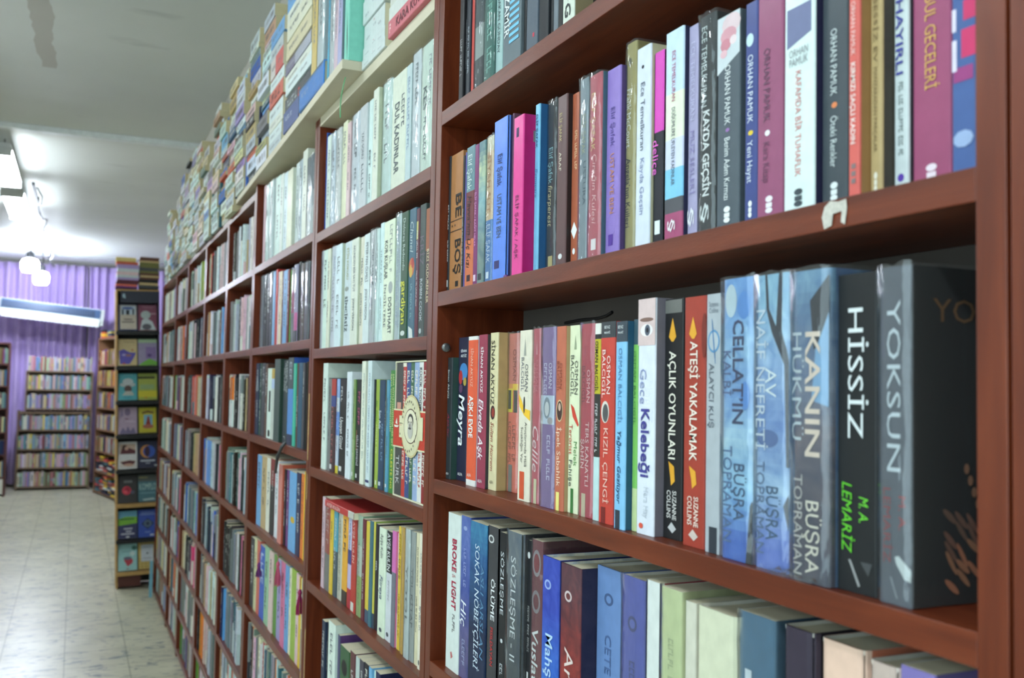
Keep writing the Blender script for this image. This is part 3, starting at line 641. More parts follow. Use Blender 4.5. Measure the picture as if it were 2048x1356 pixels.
W3 = ', third row of front bookcase'
E5 = lambda a: (1240 + a / 2.511 - 860) * 3.767
row = [
 B(108, 160, 716, (42, 52, 56), 'small dark teal book right under the screw', sc=(50, 78, 72), side=46, txt=[('Sinan Akyüz', .10, .34, .34, -.1, (210, 214, 214)), ('Aşk’lar', .46, .66, .4, 0, (170, 60, 80), .3), ('ALFA', .945, .965, .55, 0, (220, 220, 220), 0, 1, 'H')], cover=[(ell(.3, .5, .2, .1), (150, 170, 160)), (ell(.4, .7, .15, .06), (150, 60, 50))], s=.02),
 B(206, 277, 676, (36, 38, 62), 'navy book with a slanted white script title', txt=[('SİNAN', .08, .105, .6, .1, (225, 230, 235), 0, 1, 'H'), ('AKYÜZ', .115, .14, .6, .1, (225, 230, 235), 0, 1, 'H'), ('Meyra', .40, .76, .62, 0, (236, 240, 244), .2, 1), ('ALFA', .945, .965, .5, -.05, (225, 225, 225), 0, 1, 'H')],
   sh=[(ell(.6, .24, .42, .06), (70, 130, 190)), (ell(.3, .28, .2, .05), (176, 50, 54)), (ell(.75, .31, .16, .03), (170, 150, 70)), (ell(.35, .36, .2, .03), (90, 60, 90))]),
 B(279, 346, 674, (226, 98, 64), 'bright orange book with a white border', bands=[(.025, (225, 222, 218)), (.96, (224, 92, 58)), (1, (225, 222, 218))], sc=(206, 212, 222), side=12, txt=[('SİNAN AKYÜZ', .08, .34, .28, 0, (236, 190, 170)), ('AŞK-I EVDE', .40, .68, .46, 0, (244, 240, 234), 0, 2), ('ALFA', .92, .94, .45, -.1, (240, 220, 210), 0, 1, 'H')]),
 B(361, 417, 670.5, (152, 58, 80), 'crimson book with white script', sc=(58, 56, 62), side=28, txt=[('SİNAN AKYÜZ', .08, .38, .30, 0, (240, 230, 232), 0, 1), ('Elveda Aşk', .42, .82, .6, 0, (240, 226, 230), .3, 1), ('ALFA', .945, .965, .55, 0, (240, 230, 232), 0, 1, 'H')], s=.012),
 B(447, 502, 666.5, (220, 208, 166), 'cream book with a wide tan side', sc=(186, 160, 110), side=82, txt=[('SİNAN AKYÜZ', .05, .46, .46, -.05, (50, 46, 44)), ('Sultan Hürrem', .57, .88, .4, 0, (160, 80, 70), .3), ('ALFA', .94, .96, .45, 0, (70, 60, 50), 0, 0, 'H')], sh=[(ell(.5, .51, .3, .045), (70, 50, 50)), (ell(.55, .51, .2, .03), (150, 60, 50))], s=.006, cover=[(ell(.8, .75, .1, .012), (130, 60, 40))]),
 B(586, 662, 668, (214, 118, 94), 'coral orange book with a yellow patch', bands=[(.32, (206, 122, 108)), (.36, (220, 150, 80)), (1, (218, 112, 90))], txt=[('OSMAN', .1, .3, .3, .15, (150, 80, 70)), ('~', .58, .82, .3, .15, (150, 80, 60)), ('~', .56, .84, .25, -.25, (150, 80, 60))], sh=[(rect(.0, .5, .35, .50), (222, 200, 60)), (rect(.05, .35, .36, .48), (60, 60, 50)), (rect(.6, .95, .34, .50), (70, 66, 60)), (rect(.5, 1, .32, .36), (230, 190, 60)), (rect(.2, .55, .83, 1), (120, 120, 116))], film=True),
 B(667, 754, 662, (224, 216, 196), 'ivory book with a yellow splash', txt=[('OSMAN', .20, .36, .26, .18, (90, 90, 96)), ('BALCIGİL', .16, .36, .26, -.16, (120, 120, 126)), ('Avuçlarımda Hâlâ', .54, .80, .2, .2, (90, 84, 80)), ('Sıcaklığın Var', .57, .78, .2, -.12, (90, 84, 80))],
   sh=[([(0, .37), (.25, .41), (.5, .46), (1, .47), (1, .53), (.5, .5), (.1, .45)], (240, 190, 50)), (ell(.5, .44, .07, .05), (40, 40, 44)), (rect(.2, .6, .83, .99), (206, 84, 50)), ([(.4, .15), (.5, .05), (.6, .15)], (160, 160, 150))]),
 B(757, 830, 658.6, (190, 84, 96), 'raspberry book in crinkled film with flowing script', txt=[('OSMAN', .18, .36, .26, .1, (214, 120, 130)), ('Celile', .56, .82, .7, .05, (240, 214, 214), .3), ('~', .2, .38, .2, -.25, (214, 130, 136))], sh=[(rect(.35, .7, .86, 1), (216, 208, 170)), ([(.4, .15), (.5, .06), (.6, .15)], (214, 140, 150))], film=True),
 B(837, 938, 656, (134, 106, 152), 'violet book with a grey portrait photo', txt=[('OSMAN', .20, .34, .26, .2, (224, 216, 232)), ('~', .2, .38, .22, -.2, (200, 190, 214)), ('~', .6, .86, .24, .1, (200, 190, 214))], sh=[(rect(0, 1, .38, .54), (190, 200, 214)), (ell(.45, .45, .25, .06), (130, 140, 150)), (ell(.45, .455, .16, .04), (206, 206, 206)), (ell(.7, .52, .2, .02), (170, 160, 160))], film=True),
 B(941, 1011, 654, (190, 106, 80), 'terracotta book with an oval portrait', sc=(176, 150, 112), side=32, txt=[('OSMAN', .2, .34, .28, .12, (140, 70, 54)), ('BALCIGİL', .19, .36, .26, -.2, (140, 70, 54)), ('İpek Sabahlık', .55, .87, .42, 0, (240, 214, 190))], sh=[(ell(.5, .46, .36, .06), (214, 190, 150)), (ell(.5, .46, .30, .053), (70, 50, 44)), (ell(.5, .44, .14, .022), (200, 170, 150)), (rect(.25, .6, .9, 1), (236, 222, 130))]),
 B(1046, 1128, 652, (222, 226, 192), 'pale green cream book with a red brush mark', txt=[('OSMAN', .19, .37, .3, .2, (80, 84, 76)), ('BALCIGİL', .16, .38, .3, -.16, (90, 94, 86)), ('Terörist', .53, .69, .3, -.22, (196, 70, 60)), ('Melek', .62, .75, .3, .2, (90, 140, 80)), ('Fahişe', .72, .86, .3, -.2, (70, 80, 80))], sh=[([(.2, .42), (.5, .44), (.95, .53), (.85, .54), (.4, .49)], (206, 70, 54)), (rect(.3, .55, .87, 1), (60, 116, 60)), ([(.45, .13), (.55, .05), (.65, .13)], (150, 160, 130))]),
 B(1131, 1231, 649, (184, 66, 80), 'deep pink red book with two title lines', txt=[('OSMAN', .24, .41, .26, .15, (236, 190, 190)), ('BALCIGİL', .22, .42, .24, -.22, (130, 50, 60)), ('TERS KANATLI', .51, .84, .26, .1, (240, 208, 204)), ('ŞAHİN', .60, .75, .26, -.24, (240, 208, 204))], sh=[(rect(.2, .5, .88, 1), (206, 190, 160))], film=True),
 B(1233, 1275, 648, (40, 40, 40), 'thin black, yellow and pale blue book', bands=[(.055, (225, 225, 215)), (.08, (40, 40, 40)), (.36, (190, 176, 40)), (.68, (52, 50, 46)), (1, (186, 214, 214))], txt=[('OSMAN BALCIGİL', .09, .35, .5, 0, (40, 38, 30), 0, 1), ('~', .41, .66, .4, 0, (200, 200, 200))]),
 B(1279, 1385, 645, (196, 70, 60), 'red book with a black top and an oval photo', bands=[(.08, (60, 64, 68)), (1, (196, 68, 56))], txt=[('BEYAZ', .02, .035, .4, 0, (210, 214, 214), 0, 1, 'H'), ('MAHFİ', .045, .06, .4, 0, (210, 214, 214), 0, 1, 'H'), ('OSMAN', .17, .36, .26, .14, (240, 214, 206)), ('BALCIGİL', .14, .38, .24, -.2, (240, 214, 206)), ('KIZIL ÇENGİ', .53, .90, .32, 0, (236, 190, 176))], sh=[(ell(.4, .45, .28, .055), (214, 206, 196)), (ell(.42, .455, .2, .045), (84, 84, 84)), (rect(.2, .5, .92, 1), (120, 40, 36))]),
 B(1394, 1472, 644, (128, 184, 222), 'sky blue book with a dark cap and blue side', sc=(44, 90, 118), side=52, bands=[(.1, (60, 70, 80)), (1, (132, 190, 228))], txt=[('BEYAZ', .02, .035, .5, 0, (210, 214, 214), 0, 1, 'H'), ('MAHFİ', .045, .06, .5, 0, (210, 214, 214), 0, 1, 'H'), ('OSMAN BALCIGİL', .13, .50, .34, 0, (84, 130, 170)), ('Yağmur Gözlüyor', .53, .88, .34, 0, (36, 70, 106), .2, 1)], sh=[(rect(.15, .6, .91, 1), (50, 56, 66))], s=.006),
 B(1524, 1562, 640, (122, 186, 96), 'thin grass green book', bands=[(.12, (60, 84, 96)), (.8, (122, 186, 92)), (1, (190, 206, 150))], txt=[('OSMAN BALCIGİL', .15, .5, .4, 0, (70, 120, 70))]),
 B(E5(88), E5(173), 599.6, (218, 222, 232), 'white book with an eye photo and violet title', sc=(120, 116, 126), side=46 * 1.5, hard=True, txt=[('Gece', .30, .45, .38, -.15, (140, 150, 190)), ('Kelebeği', .47, .76, .48, 0, (70, 66, 140), 0, 2), ('Hera Hay', .80, .93, .3, .1, (190, 196, 206))],
   sh=[(rect(0, 1, 0, .2), (214, 190, 188)), (ell(.5, .135, .36, .026), (236, 230, 230)), (ell(.55, .135, .16, .024), (90, 96, 110)), (ell(.55, .135, .07, .011), (30, 30, 36)), (ell(.5, .09, .4, .009), (130, 100, 90)), (ell(.3, .965, .12, .012), (220, 90, 70))], s=.012),
 B(E5(221), E5(313), 599.6, (30, 30, 32), 'black book with gold arrows', txt=[('AÇLIK OYUNLARI', .22, .67, .38, 0, (226, 220, 206), 0, 1), ('SUZANNE', .80, .92, .22, .16, (214, 210, 206), 0, 1), ('COLLINS', .80, .915, .22, -.14, (214, 210, 206), 0, 1)],
   sh=[([(.45, .08), (.65, .16), (.5, .18), (.4, .18), (.25, .16)], (220, 160, 50)), ([(.3, .68), (.6, .70), (.65, .76), (.45, .78), (.4, .74)], (220, 160, 50)), (rect(.05, .95, .005, .06), (110, 110, 106)), ([(.3, .955), (.5, .93), (.75, .955), (.55, .975)], (190, 190, 190))]),
 B(E5(320), E5(426), 595.6, (160, 60, 46), 'brick red book with gold arrows', txt=[('ATEŞİ YAKALAMAK', .18, .66, .36, 0, (236, 220, 206), 0, 1), ('SUZANNE', .80, .92, .22, .16, (236, 214, 200), 0, 1), ('COLLINS', .80, .915, .22, -.14, (236, 214, 200), 0, 1)],
   sh=[([(.42, .08), (.6, .15), (.48, .17), (.38, .17), (.24, .15)], (222, 160, 50)), ([(.3, .68), (.6, .70), (.65, .75), (.45, .77), (.4, .73)], (222, 160, 50)), (ell(.95, .16, .12, .09), (120, 46, 36)), ([(.3, .955), (.5, .93), (.75, .955), (.55, .975)], (206, 190, 180))]),
 B(E5(430), E5(508), 589.6, (168, 174, 180), 'light grey book with a round blue emblem', txt=[('Suzanne', .03, .05, .6, 0, (110, 120, 130), 0, 0, 'H'), ('Collins', .055, .075, .6, 0, (110, 120, 130), 0, 0, 'H'), ('ALAYCI KUŞ', .27, .52, .32, -.1, (90, 96, 106))], sh=[(ell(.5, .185, .38, .045), (90, 140, 180)), (ell(.5, .185, .30, .036), (172, 180, 186)), (ell(.5, .185, .16, .025, 10, .6), (84, 120, 160)), (rect(.3, .8, .90, 1), (50, 56, 64))]),
 B(E5(508), E5(670), 559.7, (140, 182, 220), 'pale blue painted book with dark lettered title', grad=True, hard=True, bands=[(.18, (120, 166, 214)), (.34, (150, 186, 214)), (.5, (120, 160, 206)), (.68, (170, 200, 216)), (.84, (150, 196, 224)), (1, (70, 110, 190))],
   txt=[('CELLAT’IN', .15, .52, .34, .05, (44, 52, 92), 0, 1), ('KALBİ', .26, .42, .26, -.3, (84, 100, 140)), ('BÜŞRA', .66, .86, .34, .1, (50, 80, 116)), ('TOPRAMAN', .60, .94, .28, -.26, (80, 110, 150))], sh=[([(.92, .8), (1, .78), (1, 1), (.8, 1)], (28, 32, 40)), (ell(.7, .1, .2, .05), (84, 140, 206)), (ell(.3, .08, .18, .06), (190, 206, 214)), (ell(.75, .42, .15, .05), (90, 140, 206))], film=True, s=.010, curve=.006),
 B(E5(676), E5(850), 551.8, (160, 190, 218), 'pale blue book with a bare black tree', grad=True, hard=True, bands=[(.18, (150, 190, 210)), (.45, (160, 186, 216)), (.6, (110, 140, 190)), (.85, (170, 196, 220)), (1, (110, 130, 200))],
   txt=[('AV', .32, .42, .34, 0, (226, 234, 236)), ('NAİF NEFRETİ', .12, .60, .28, -.3, (206, 216, 226)), ('BÜŞRA', .72, .90, .36, .05, (60, 90, 120)), ('TOPRAMAN', .64, .95, .26, -.3, (90, 114, 146))],
   sh=[([(.3, 0), (.36, 0), (.42, .12), (.62, .18), (.70, .0), (.80, 0), (.78, .2), (.92, .26), (.98, .30), (1, .65), (.93, .65), (.86, .31), (.5, .2), (.34, .12)], (34, 38, 52)), ([(.85, .78), (1, .74), (1, .86)], (40, 42, 56)), (ell(.4, .56, .3, .03), (84, 110, 160))], film=True, s=.010, curve=.006),
 B(E5(860), E5(1050), 544, (70, 66, 76), 'very thick dark violet book with big pale title', grad=True, hard=True, sc=(96, 130, 170), side=60, bands=[(.08, (120, 156, 180)), (.2, (90, 120, 150)), (.5, (120, 130, 150)), (.56, (104, 96, 106)), (1, (76, 70, 82))],
   txt=[('KANIN', .20, .60, .4, .1, (226, 206, 190), 0, 1), ('HÜKMÜ', .2, .55, .26, -.32, (190, 200, 206)), ('BÜŞRA', .74, .97, .36, .1, (226, 216, 200)), ('TOPRAMAN', .66, .98, .24, -.28, (190, 184, 180))],
   sh=[([(.5, .1), (1, .02), (1, .2), (.6, .26)], (30, 32, 42)), ([(.65, .26), (1, .14), (1, .44), (.55, .42)], (130, 170, 206))], film=True, s=.004, curve=.007),
 B(E5(1145), E5(1290), 548, (30, 32, 34), 'thick black book with white and bright green lettering', txt=[('HİSSİZ', .11, .52, .40, 0, (214, 220, 222)), ('M. A.', .70, .78, .24, .2, (110, 206, 60), .2), ('LEMARİZ', .66, .88, .26, -.22, (100, 196, 50), .2)], sh=[([(.3, .9), (.36, .9), (.6, .975), (.55, .98)], (150, 150, 150)), ([(.6, .9), (.9, .9), (.8, .94)], (70, 72, 74))]),
 B(E5(1302), E5(1462), 536, (84, 88, 98), 'grey filmed book whose black cover shows', h=.216, sc=(22, 20, 20), txt=[('YOKSUN', .10, .61, .44, 0, (200, 208, 214)), ('M. A.', .68, .78, .22, .25, (160, 60, 60)), ('LEMARİZ', .66, .88, .24, -.22, (140, 60, 64))], film=True, s=.009, w=.128,
   sh=[([(.5, .86), (.62, .855), (1, .89), (1, .925), (.8, .92), (.55, .88)], (200, 206, 206)), ([(.35, .92), (.4, .92), (.6, .98), (.55, .98)], (140, 144, 150))],
   ctxt=[('YO', .16, .50, .095, .165, (110, 84, 62))], cover=[(ell(.30 + .09 * (k % 5), .74 + .045 * (k // 5) + .012 * (k % 3), .06, .012, 10, .35 + .1 * (k % 4)), (150 + 6 * (k % 3), 108, 84)) for k in range(22)] + [(ell(.42 + .03 * k, .60 + .035 * k, .022, .016, 9), (140, 104, 84)) for k in range(6)]),
]
place_row(1, 3, (860, 3.767), 820, row, where=W3, group=G1)

W4 = ', lowest row of front bookcase'
S7 = lambda a: (1400 + a / 3.139 - 860) * 3.39
RG = lambda v, c: [(ell(.5, v, .2, .014), c)]
row = [
 B(112, 196, 1024, (214, 222, 218), 'white book with crimson capitals', txt=[('BROKE', .16, .37, .34, .1, (170, 40, 70), 0, 2), ('&', .385, .41, .3, .1, (190, 150, 150)), ('LIGHT', .43, .61, .34, .1, (170, 40, 70), 0, 2), ('~', .64, .78, .2, .1, (130, 130, 130))], sh=[([(.4, .89), (.5, .88), (.6, .91), (.45, .93)], (190, 110, 110))]),
 B(202, 262, 1030, (84, 92, 148), 'thin blue violet book with white script', grad=True, txt=[('~', .2, .45, .25, 0, (150, 160, 206)), ('Hiç', .52, .68, .6, 0, (230, 234, 244), .2), ('~', .76, .95, .3, 0, (150, 156, 190))], sh=RG(.075, (150, 164, 206)), bands=[(.3, (92, 110, 172)), (.6, (70, 84, 150)), (1, (100, 92, 130))]),
 B(264, 376, 1041.5, (40, 66, 106), 'deep blue book with white spaced capitals', grad=True, txt=[('SOKAK NÖBETÇİLERİ', .13, .88, .28, .0, (206, 220, 232), .15), ('ASLI ARSLAN', .24, .80, .2, .32, (96, 140, 176), .15)], bands=[(.12, (60, 124, 160)), (.3, (44, 92, 140)), (1, (30, 42, 70))]),
 B(380, 458, 1050, (62, 62, 66), 'dark grey book with white and red print', txt=[('ÖLÜME', .30, .54, .34, .1, (232, 234, 236), 0, 1), ('FISILDAYAN', .58, .80, .24, .05, (190, 50, 50), 0, 1)], sh=[(ell(.35, .075, .26, .024), (206, 206, 206)), (ell(.35, .075, .16, .015), (70, 70, 74))], curve=.005),
 B(468, 512, 1063.7, (30, 32, 36), 'thin black book with white capitals', txt=[('SÖZLEŞME', .11, .47, .5, 0, (214, 220, 224)), ('~', .75, .92, .4, 0, (190, 196, 200))], sh=[(ell(.5, .62, .18, .012), (200, 206, 210))]),
 B(516, 617, 1061, (92, 98, 104), 'smoky grey filmed book', grad=True, sc=(34, 36, 40), side=40, txt=[('SÖZLEŞME - II', .13, .68, .34, 0, (226, 230, 232)), ('~', .8, .98, .3, 0, (190, 196, 200))], film=True, s=.005, curve=.005, bands=[(.3, (110, 116, 122)), (.6, (74, 80, 86)), (1, (60, 66, 72))]),
 B(660, 681, 1080, (34, 34, 38), 'slim black book before the maroon swirls', txt=[('~', .35, .6, .5, 0, (150, 150, 150))], sh=[(ell(.4, .08, .4, .018), (214, 214, 214)), (rect(.3, .7, .7, .76), (214, 214, 214))]),
 B(683, 756, 1078, (112, 50, 58), 'maroon filmed book with silver swirls', txt=[('Vuslat', .46, .74, .6, 0, (226, 226, 226), .1, 1), ('~', .82, .98, .4, 0, (220, 214, 214))], sh=[(ell(.5, .12, .4, .07), (150, 140, 144)), (ell(.5, .12, .28, .05), (130, 40, 50)), (ell(.5, .32, .4, .06), (140, 130, 134)), (ell(.5, .32, .26, .04), (110, 40, 50))], film=True),
 B(760, 872, 1112, (62, 92, 190), 'bright royal blue book with a cream page top', grad=True, hard=True, sc=(38, 50, 104), side=12, txt=[('Mahşer', .40, .72, .45, .0, (176, 206, 236), 0, 1)], bands=[(.55, (58, 76, 172)), (1, (56, 120, 206))], sh=[(ell(.35, .145, .2, .026), (150, 170, 220)), (ell(.35, .145, .12, .016), (70, 90, 180))], s=.006, h=.19),
 B(884, 1020, 1127, (112, 60, 62), 'dark red book with a pale script title', grad=True, hard=True, sc=(48, 44, 66), side=110, txt=[('Araf', .42, .70, .45, 0, (226, 206, 200), .1)], bands=[(.2, (96, 60, 66)), (.5, (120, 52, 52)), (.75, (150, 54, 48)), (1, (190, 76, 62))], sh=[(ell(.4, .16, .18, .028), (206, 190, 190)), (ell(.4, .16, .11, .017), (110, 60, 60))], s=.005, cover=[([(0, .75), (.5, .65), (1, .8), (1, 1), (0, 1)], (110, 40, 44))], h=.19),
 B(1143, 1298, 1133, (106, 136, 186), 'steel blue book with a faint title', hard=True, txt=[('CETE KARDEŞ', .32, .85, .26, 0, (80, 104, 150))], sh=[(ell(.5, .15, .18, .03), (70, 90, 130)), (ell(.5, .15, .10, .018), (106, 136, 186)), ([(0, .6), (.2, .62), (.1, .7), (.25, .75), (0, .8)], (60, 64, 96))], h=.19),
 B(1300, 1452, 1150.7, (86, 92, 170), 'indigo filmed book with a round seal', hard=True, txt=[('~', .36, .8, .24, 0, (70, 74, 130))], sh=[(ell(.5, .2, .2, .034), (66, 70, 120)), (ell(.5, .2, .12, .02), (96, 104, 176))], film=True, h=.19),
 B(1457, 1562, 1159.5, (212, 216, 212), 'white book with red lettering', sc=(170, 60, 70), txt=[('berde', .50, .76, .4, .1, (196, 50, 80), 0, 1), ('~', .6, .86, .2, -.25, (196, 60, 80))], h=.19, curve=.005),
 B(1568, 1706, 1174, (204, 210, 160), 'pale yellow green book in crumpled film', txt=[('~', .2, .6, .25, 0, (176, 182, 140))], film=True, h=.19),
 B(1718, 1802, 1200.8, (206, 202, 186), 'beige book beside a cream one', txt=[('SESSİZLİK', .35, .9, .3, .1, (130, 130, 124))], h=.18),
 B(1806, S7(220), 1214, (206, 206, 180), 'wide cream book with a curved spine', txt=[('SESSİZ', .35, .9, .2, -.2, (120, 124, 112))], hard=True, curve=.007, h=.18),
 B(S7(242), S7(472), 1223.5, (66, 106, 134), 'wide teal blue book', txt=[('I', .2, .26, .2, -.2, (206, 214, 220)), ('~', .45, .7, .14, .0, (130, 160, 176))], sh=[(rect(.9, 1, .2, .35), (176, 160, 60)), (rect(.9, 1, .55, .7), (170, 150, 60))], film=True, h=.18),
 B(S7(516), S7(712), 1252, (56, 48, 62), 'wide aubergine book with white lettering', txt=[('Bir', .45, .62, .3, -.25, (206, 206, 216), 0, 1), ('Gün', .6, .8, .3, .1, (190, 190, 206))], h=.18, curve=.008, hard=True, side=40, sc=(34, 30, 38)),
 B(S7(770), S7(1032), 1281, (216, 134, 104), 'wide salmon orange book', bands=[(.16, (226, 190, 170)), (1, (214, 128, 98))], h=.18, hard=True, curve=.008),
 B(S7(1052), S7(1242), 1322, (190, 170, 160), 'wide greyish pink book', h=.17, hard=True, curve=.008),
 B(S7(1256), S7(1476), 1333, (124, 112, 172), 'lavender book at the low near corner', h=.17),
]
place_row(1, 4, (860, 3.39), 1200, row, where=W4, group=G1, s0=.013)

# ------------------------------------------------------------------ second and third bookcases
PAL = {'white': (216, 229, 228), 'off-white': (221, 225, 212), 'ivory': (222, 221, 198), 'pale grey': (190, 201, 204), 'grey': (128, 134, 138), 'dark grey': (66, 70, 74), 'black': (30, 31, 35),
       'navy': (38, 46, 80), 'blue': (60, 104, 190), 'light blue': (112, 166, 216), 'teal': (64, 110, 122), 'dark green': (36, 72, 60), 'green': (92, 150, 70), 'lime green': (150, 180, 74), 'mint': (150, 196, 160),
       'red': (180, 50, 52), 'dark red': (108, 40, 46), 'pink': (214, 120, 150), 'pale pink': (214, 186, 190), 'hot pink': (220, 70, 140), 'coral': (206, 104, 84), 'orange': (226, 130, 50), 'brown': (92, 60, 50), 'tan': (186, 164, 120),
       'yellow': (222, 190, 60), 'lilac': (164, 146, 196), 'purple': (104, 62, 120), 'maroon': (92, 48, 58), 'turquoise': (70, 180, 150), 'olive': (104, 104, 60), 'cream': (216, 206, 170)}
DARKS = {'black', 'navy', 'dark grey', 'dark green', 'dark red', 'purple', 'maroon', 'brown', 'teal', 'blue', 'red', 'olive'}
rp = random.Random(21)
def N(x0, x1, top, nm, txt=None, **k):
    c = PAL[nm]; c = tuple(max(0, min(255, v + rp.randint(-6, 6))) for v in c)
    ink = (206, 208, 206) if nm in DARKS else ((110, 116, 122) if nm in ('white', 'off-white', 'ivory', 'pale grey') else (70, 66, 70))
    if txt is None:
        a = rp.uniform(.08, .2); b = rp.uniform(.38, .5); txt = [('~', a, b, rp.uniform(.24, .4), rp.uniform(-.1, .1), ink)]
        if rp.random() < .8: txt.append(('~', b + .08, rp.uniform(.7, .88), rp.uniform(.24, .36), rp.uniform(-.1, .1), ink))
    d = dict(x=(x0, x1), c=c, n=nm, txt=txt, **k)
    if top: d['top'] = top
    return d
G2 = 'paperbacks in the second bookcase'
S2 = [', %s shelf of second bookcase' % s for s in ('top', 'next', 'third', 'fourth', 'lowest')]
g1 = (90, 98, 106)
row = [
 N(138, 155, 276, 'blue'), N(156, 177, 276, 'black', bands=[(.2, (40, 50, 60)), (.45, (206, 110, 70)), (.62, (150, 60, 80)), (.9, (36, 40, 44)), (1, (190, 170, 140))]),
 N(178, 205, 274, 'white'), N(206, 235, 268, 'white', film=True), N(236, 265, 261, 'off-white', film=True), N(266, 304, 250, 'ivory'), N(305, 325, 248, 'pale pink'),
 N(326, 384, 235, 'white', film=True), N(386, 430, 217, 'pale grey', [('YAZ SONU', .25, .5, .34, 0, g1), ('~', .55, .86, .3, 0, g1)]), N(431, 466, 207, 'white', [('EST', .46, .62, .4, 0, (80, 90, 100), 0, 1), ('~', .68, .9, .35, 0, g1)]),
 N(468, 500, 184, 'off-white', side=30, sc=(190, 196, 170), s=.006), N(535, 586, 170, 'white', film=True), N(590, 678, 158, 'ivory', [('DUL KADINLAR', .24, .84, .34, -.1, (74, 84, 92), 0, 1), ('~', .2, .5, .2, .3, g1)]), N(680, 711, 136, 'pale grey', [('~', .1, .7, .4, 0, (130, 150, 176))]),
 N(713, 774, 114, 'white', film=True), N(777, 846, 98, 'off-white', [('KES', .32, .5, .34, -.1, (90, 100, 106), 0, 1), ('~', .55, .9, .24, -.1, g1), ('~', .1, .5, .2, .3, (150, 150, 160))], film=True),
]
place_row(2, 1, (600, 3.23), 290, row, where=S2[0], group=G2, s0=.018, hdef=.19)
row = [
 N(150, 195, 507, 'pale grey', film=True), N(196, 226, 503, 'white', [('~', .1, .45, .4, 0, g1), ('~', .5, .62, .6, 0, (110, 120, 110))]), N(228, 250, 500, 'ivory'), N(251, 298, 497, 'white', [('~', .1, .3, .3, .2, (150, 170, 200)), ('~', .3, .66, .4, 0, (150, 150, 160)), ('~', .7, .86, .3, 0, g1)], film=True),
 N(300, 346, 492, 'white', side=30, sc=(190, 196, 176), s=.008), N(378, 427, 487, 'white', [('ETİN KOKUSU', .06, .36, .34, 0, (170, 170, 110)), ('SİNCİRSİZ', .52, .86, .4, -.1, (60, 70, 78), 0, 1)], sh=[(ell(.4, .45, .3, .022), (150, 156, 150))]),
 N(430, 485, 481, 'off-white', [('AKLINDAN BİR SAYI TUT', .06, .5, .3, 0, g1), ('JOHN VERDON', .56, .86, .3, 0, (70, 80, 86))], side=22, sc=(186, 192, 172), s=.009), N(513, 536, 476, 'ivory', [('~', .2, .5, .4, 0, g1), ('JOHN VERDON', .52, .82, .5, 0, g1)]),
 N(537, 590, 471, 'white', [('PETER PAN ÖLMELİ', .08, .44, .36, 0, g1), ('JOHN VERDON', .5, .78, .32, 0, (76, 86, 92))]), N(591, 635, 463, 'pale grey', [('~', .1, .5, .3, 0, g1), ('JOHN VERDON', .6, .84, .3, 0, g1)], film=True), N(636, 660, 460, 'white', film=True),
 N(661, 700, 450, 'white', [('YILAN AVI', .22, .5, .36, 0, (110, 130, 136)), ('~', .62, .9, .24, 0, g1)]), N(703, 790, 446, 'off-white', [('KOR KUŞLAR', .16, .48, .3, -.22, (70, 80, 84), 0, 1), ('~', .04, .44, .24, .2, (150, 156, 150)), ('İNGİLTERE', .52, .88, .2, -.26, g1), ('DÖSTHART', .64, .94, .3, .22, (70, 80, 84), 0, 1)], sh=[(ell(.74, .56, .2, .05), (160, 166, 164))]),
 N(792, 846, 433, 'pale grey', [('~', .06, .9, .3, -.1, (150, 160, 190)), ('~', .1, .9, .2, .3, (160, 166, 186))], film=True),
 N(848, 906, 428, 'dark green', [('Dolores Redondo', .05, .46, .34, 0, (190, 206, 196)), ('gardiyan', .54, .88, .62, .1, (206, 206, 60), 0, 1)], sh=[(ell(.5, .95, .3, .02), (206, 214, 206))]),
 N(908, 970, 422, 'teal', [('Chanel', .10, .34, .5, 0, (190, 206, 206), .25), ('~', .58, .85, .22, 0, (140, 176, 180))], sh=[(ell(.5, .45, .42, .07), (196, 110, 70)), (ell(.4, .48, .24, .05), (206, 170, 80)), (ell(.65, .42, .2, .04), (176, 60, 50)), ([(.2, .9), (.8, .93), (.9, 1), (.3, 1)], (214, 220, 214))]),
 N(974, 1000, 420, 'maroon', sh=[(rect(.2, .7, .1, .24), (196, 190, 110))]), N(1001, 1054, 413, 'dark grey', [('KRİZ', .24, .46, .66, 0, (110, 96, 110)), ('ROBIN COOK', .56, .88, .4, 0, (190, 196, 200), 0, 1)], sh=[(ell(.4, .95, .2, .02), (180, 190, 190))]), N(1056, 1092, 420, 'brown', [('BİZİ ÖLDÜRENLER', .32, .74, .5, .2, (206, 190, 150), 0, 1)], bands=[(.33, (150, 82, 44)), (1, (62, 40, 36))]),
]
place_row(2, 2, (600, 4.24), 580, row, where=S2[1], group=G2, s0=.014)
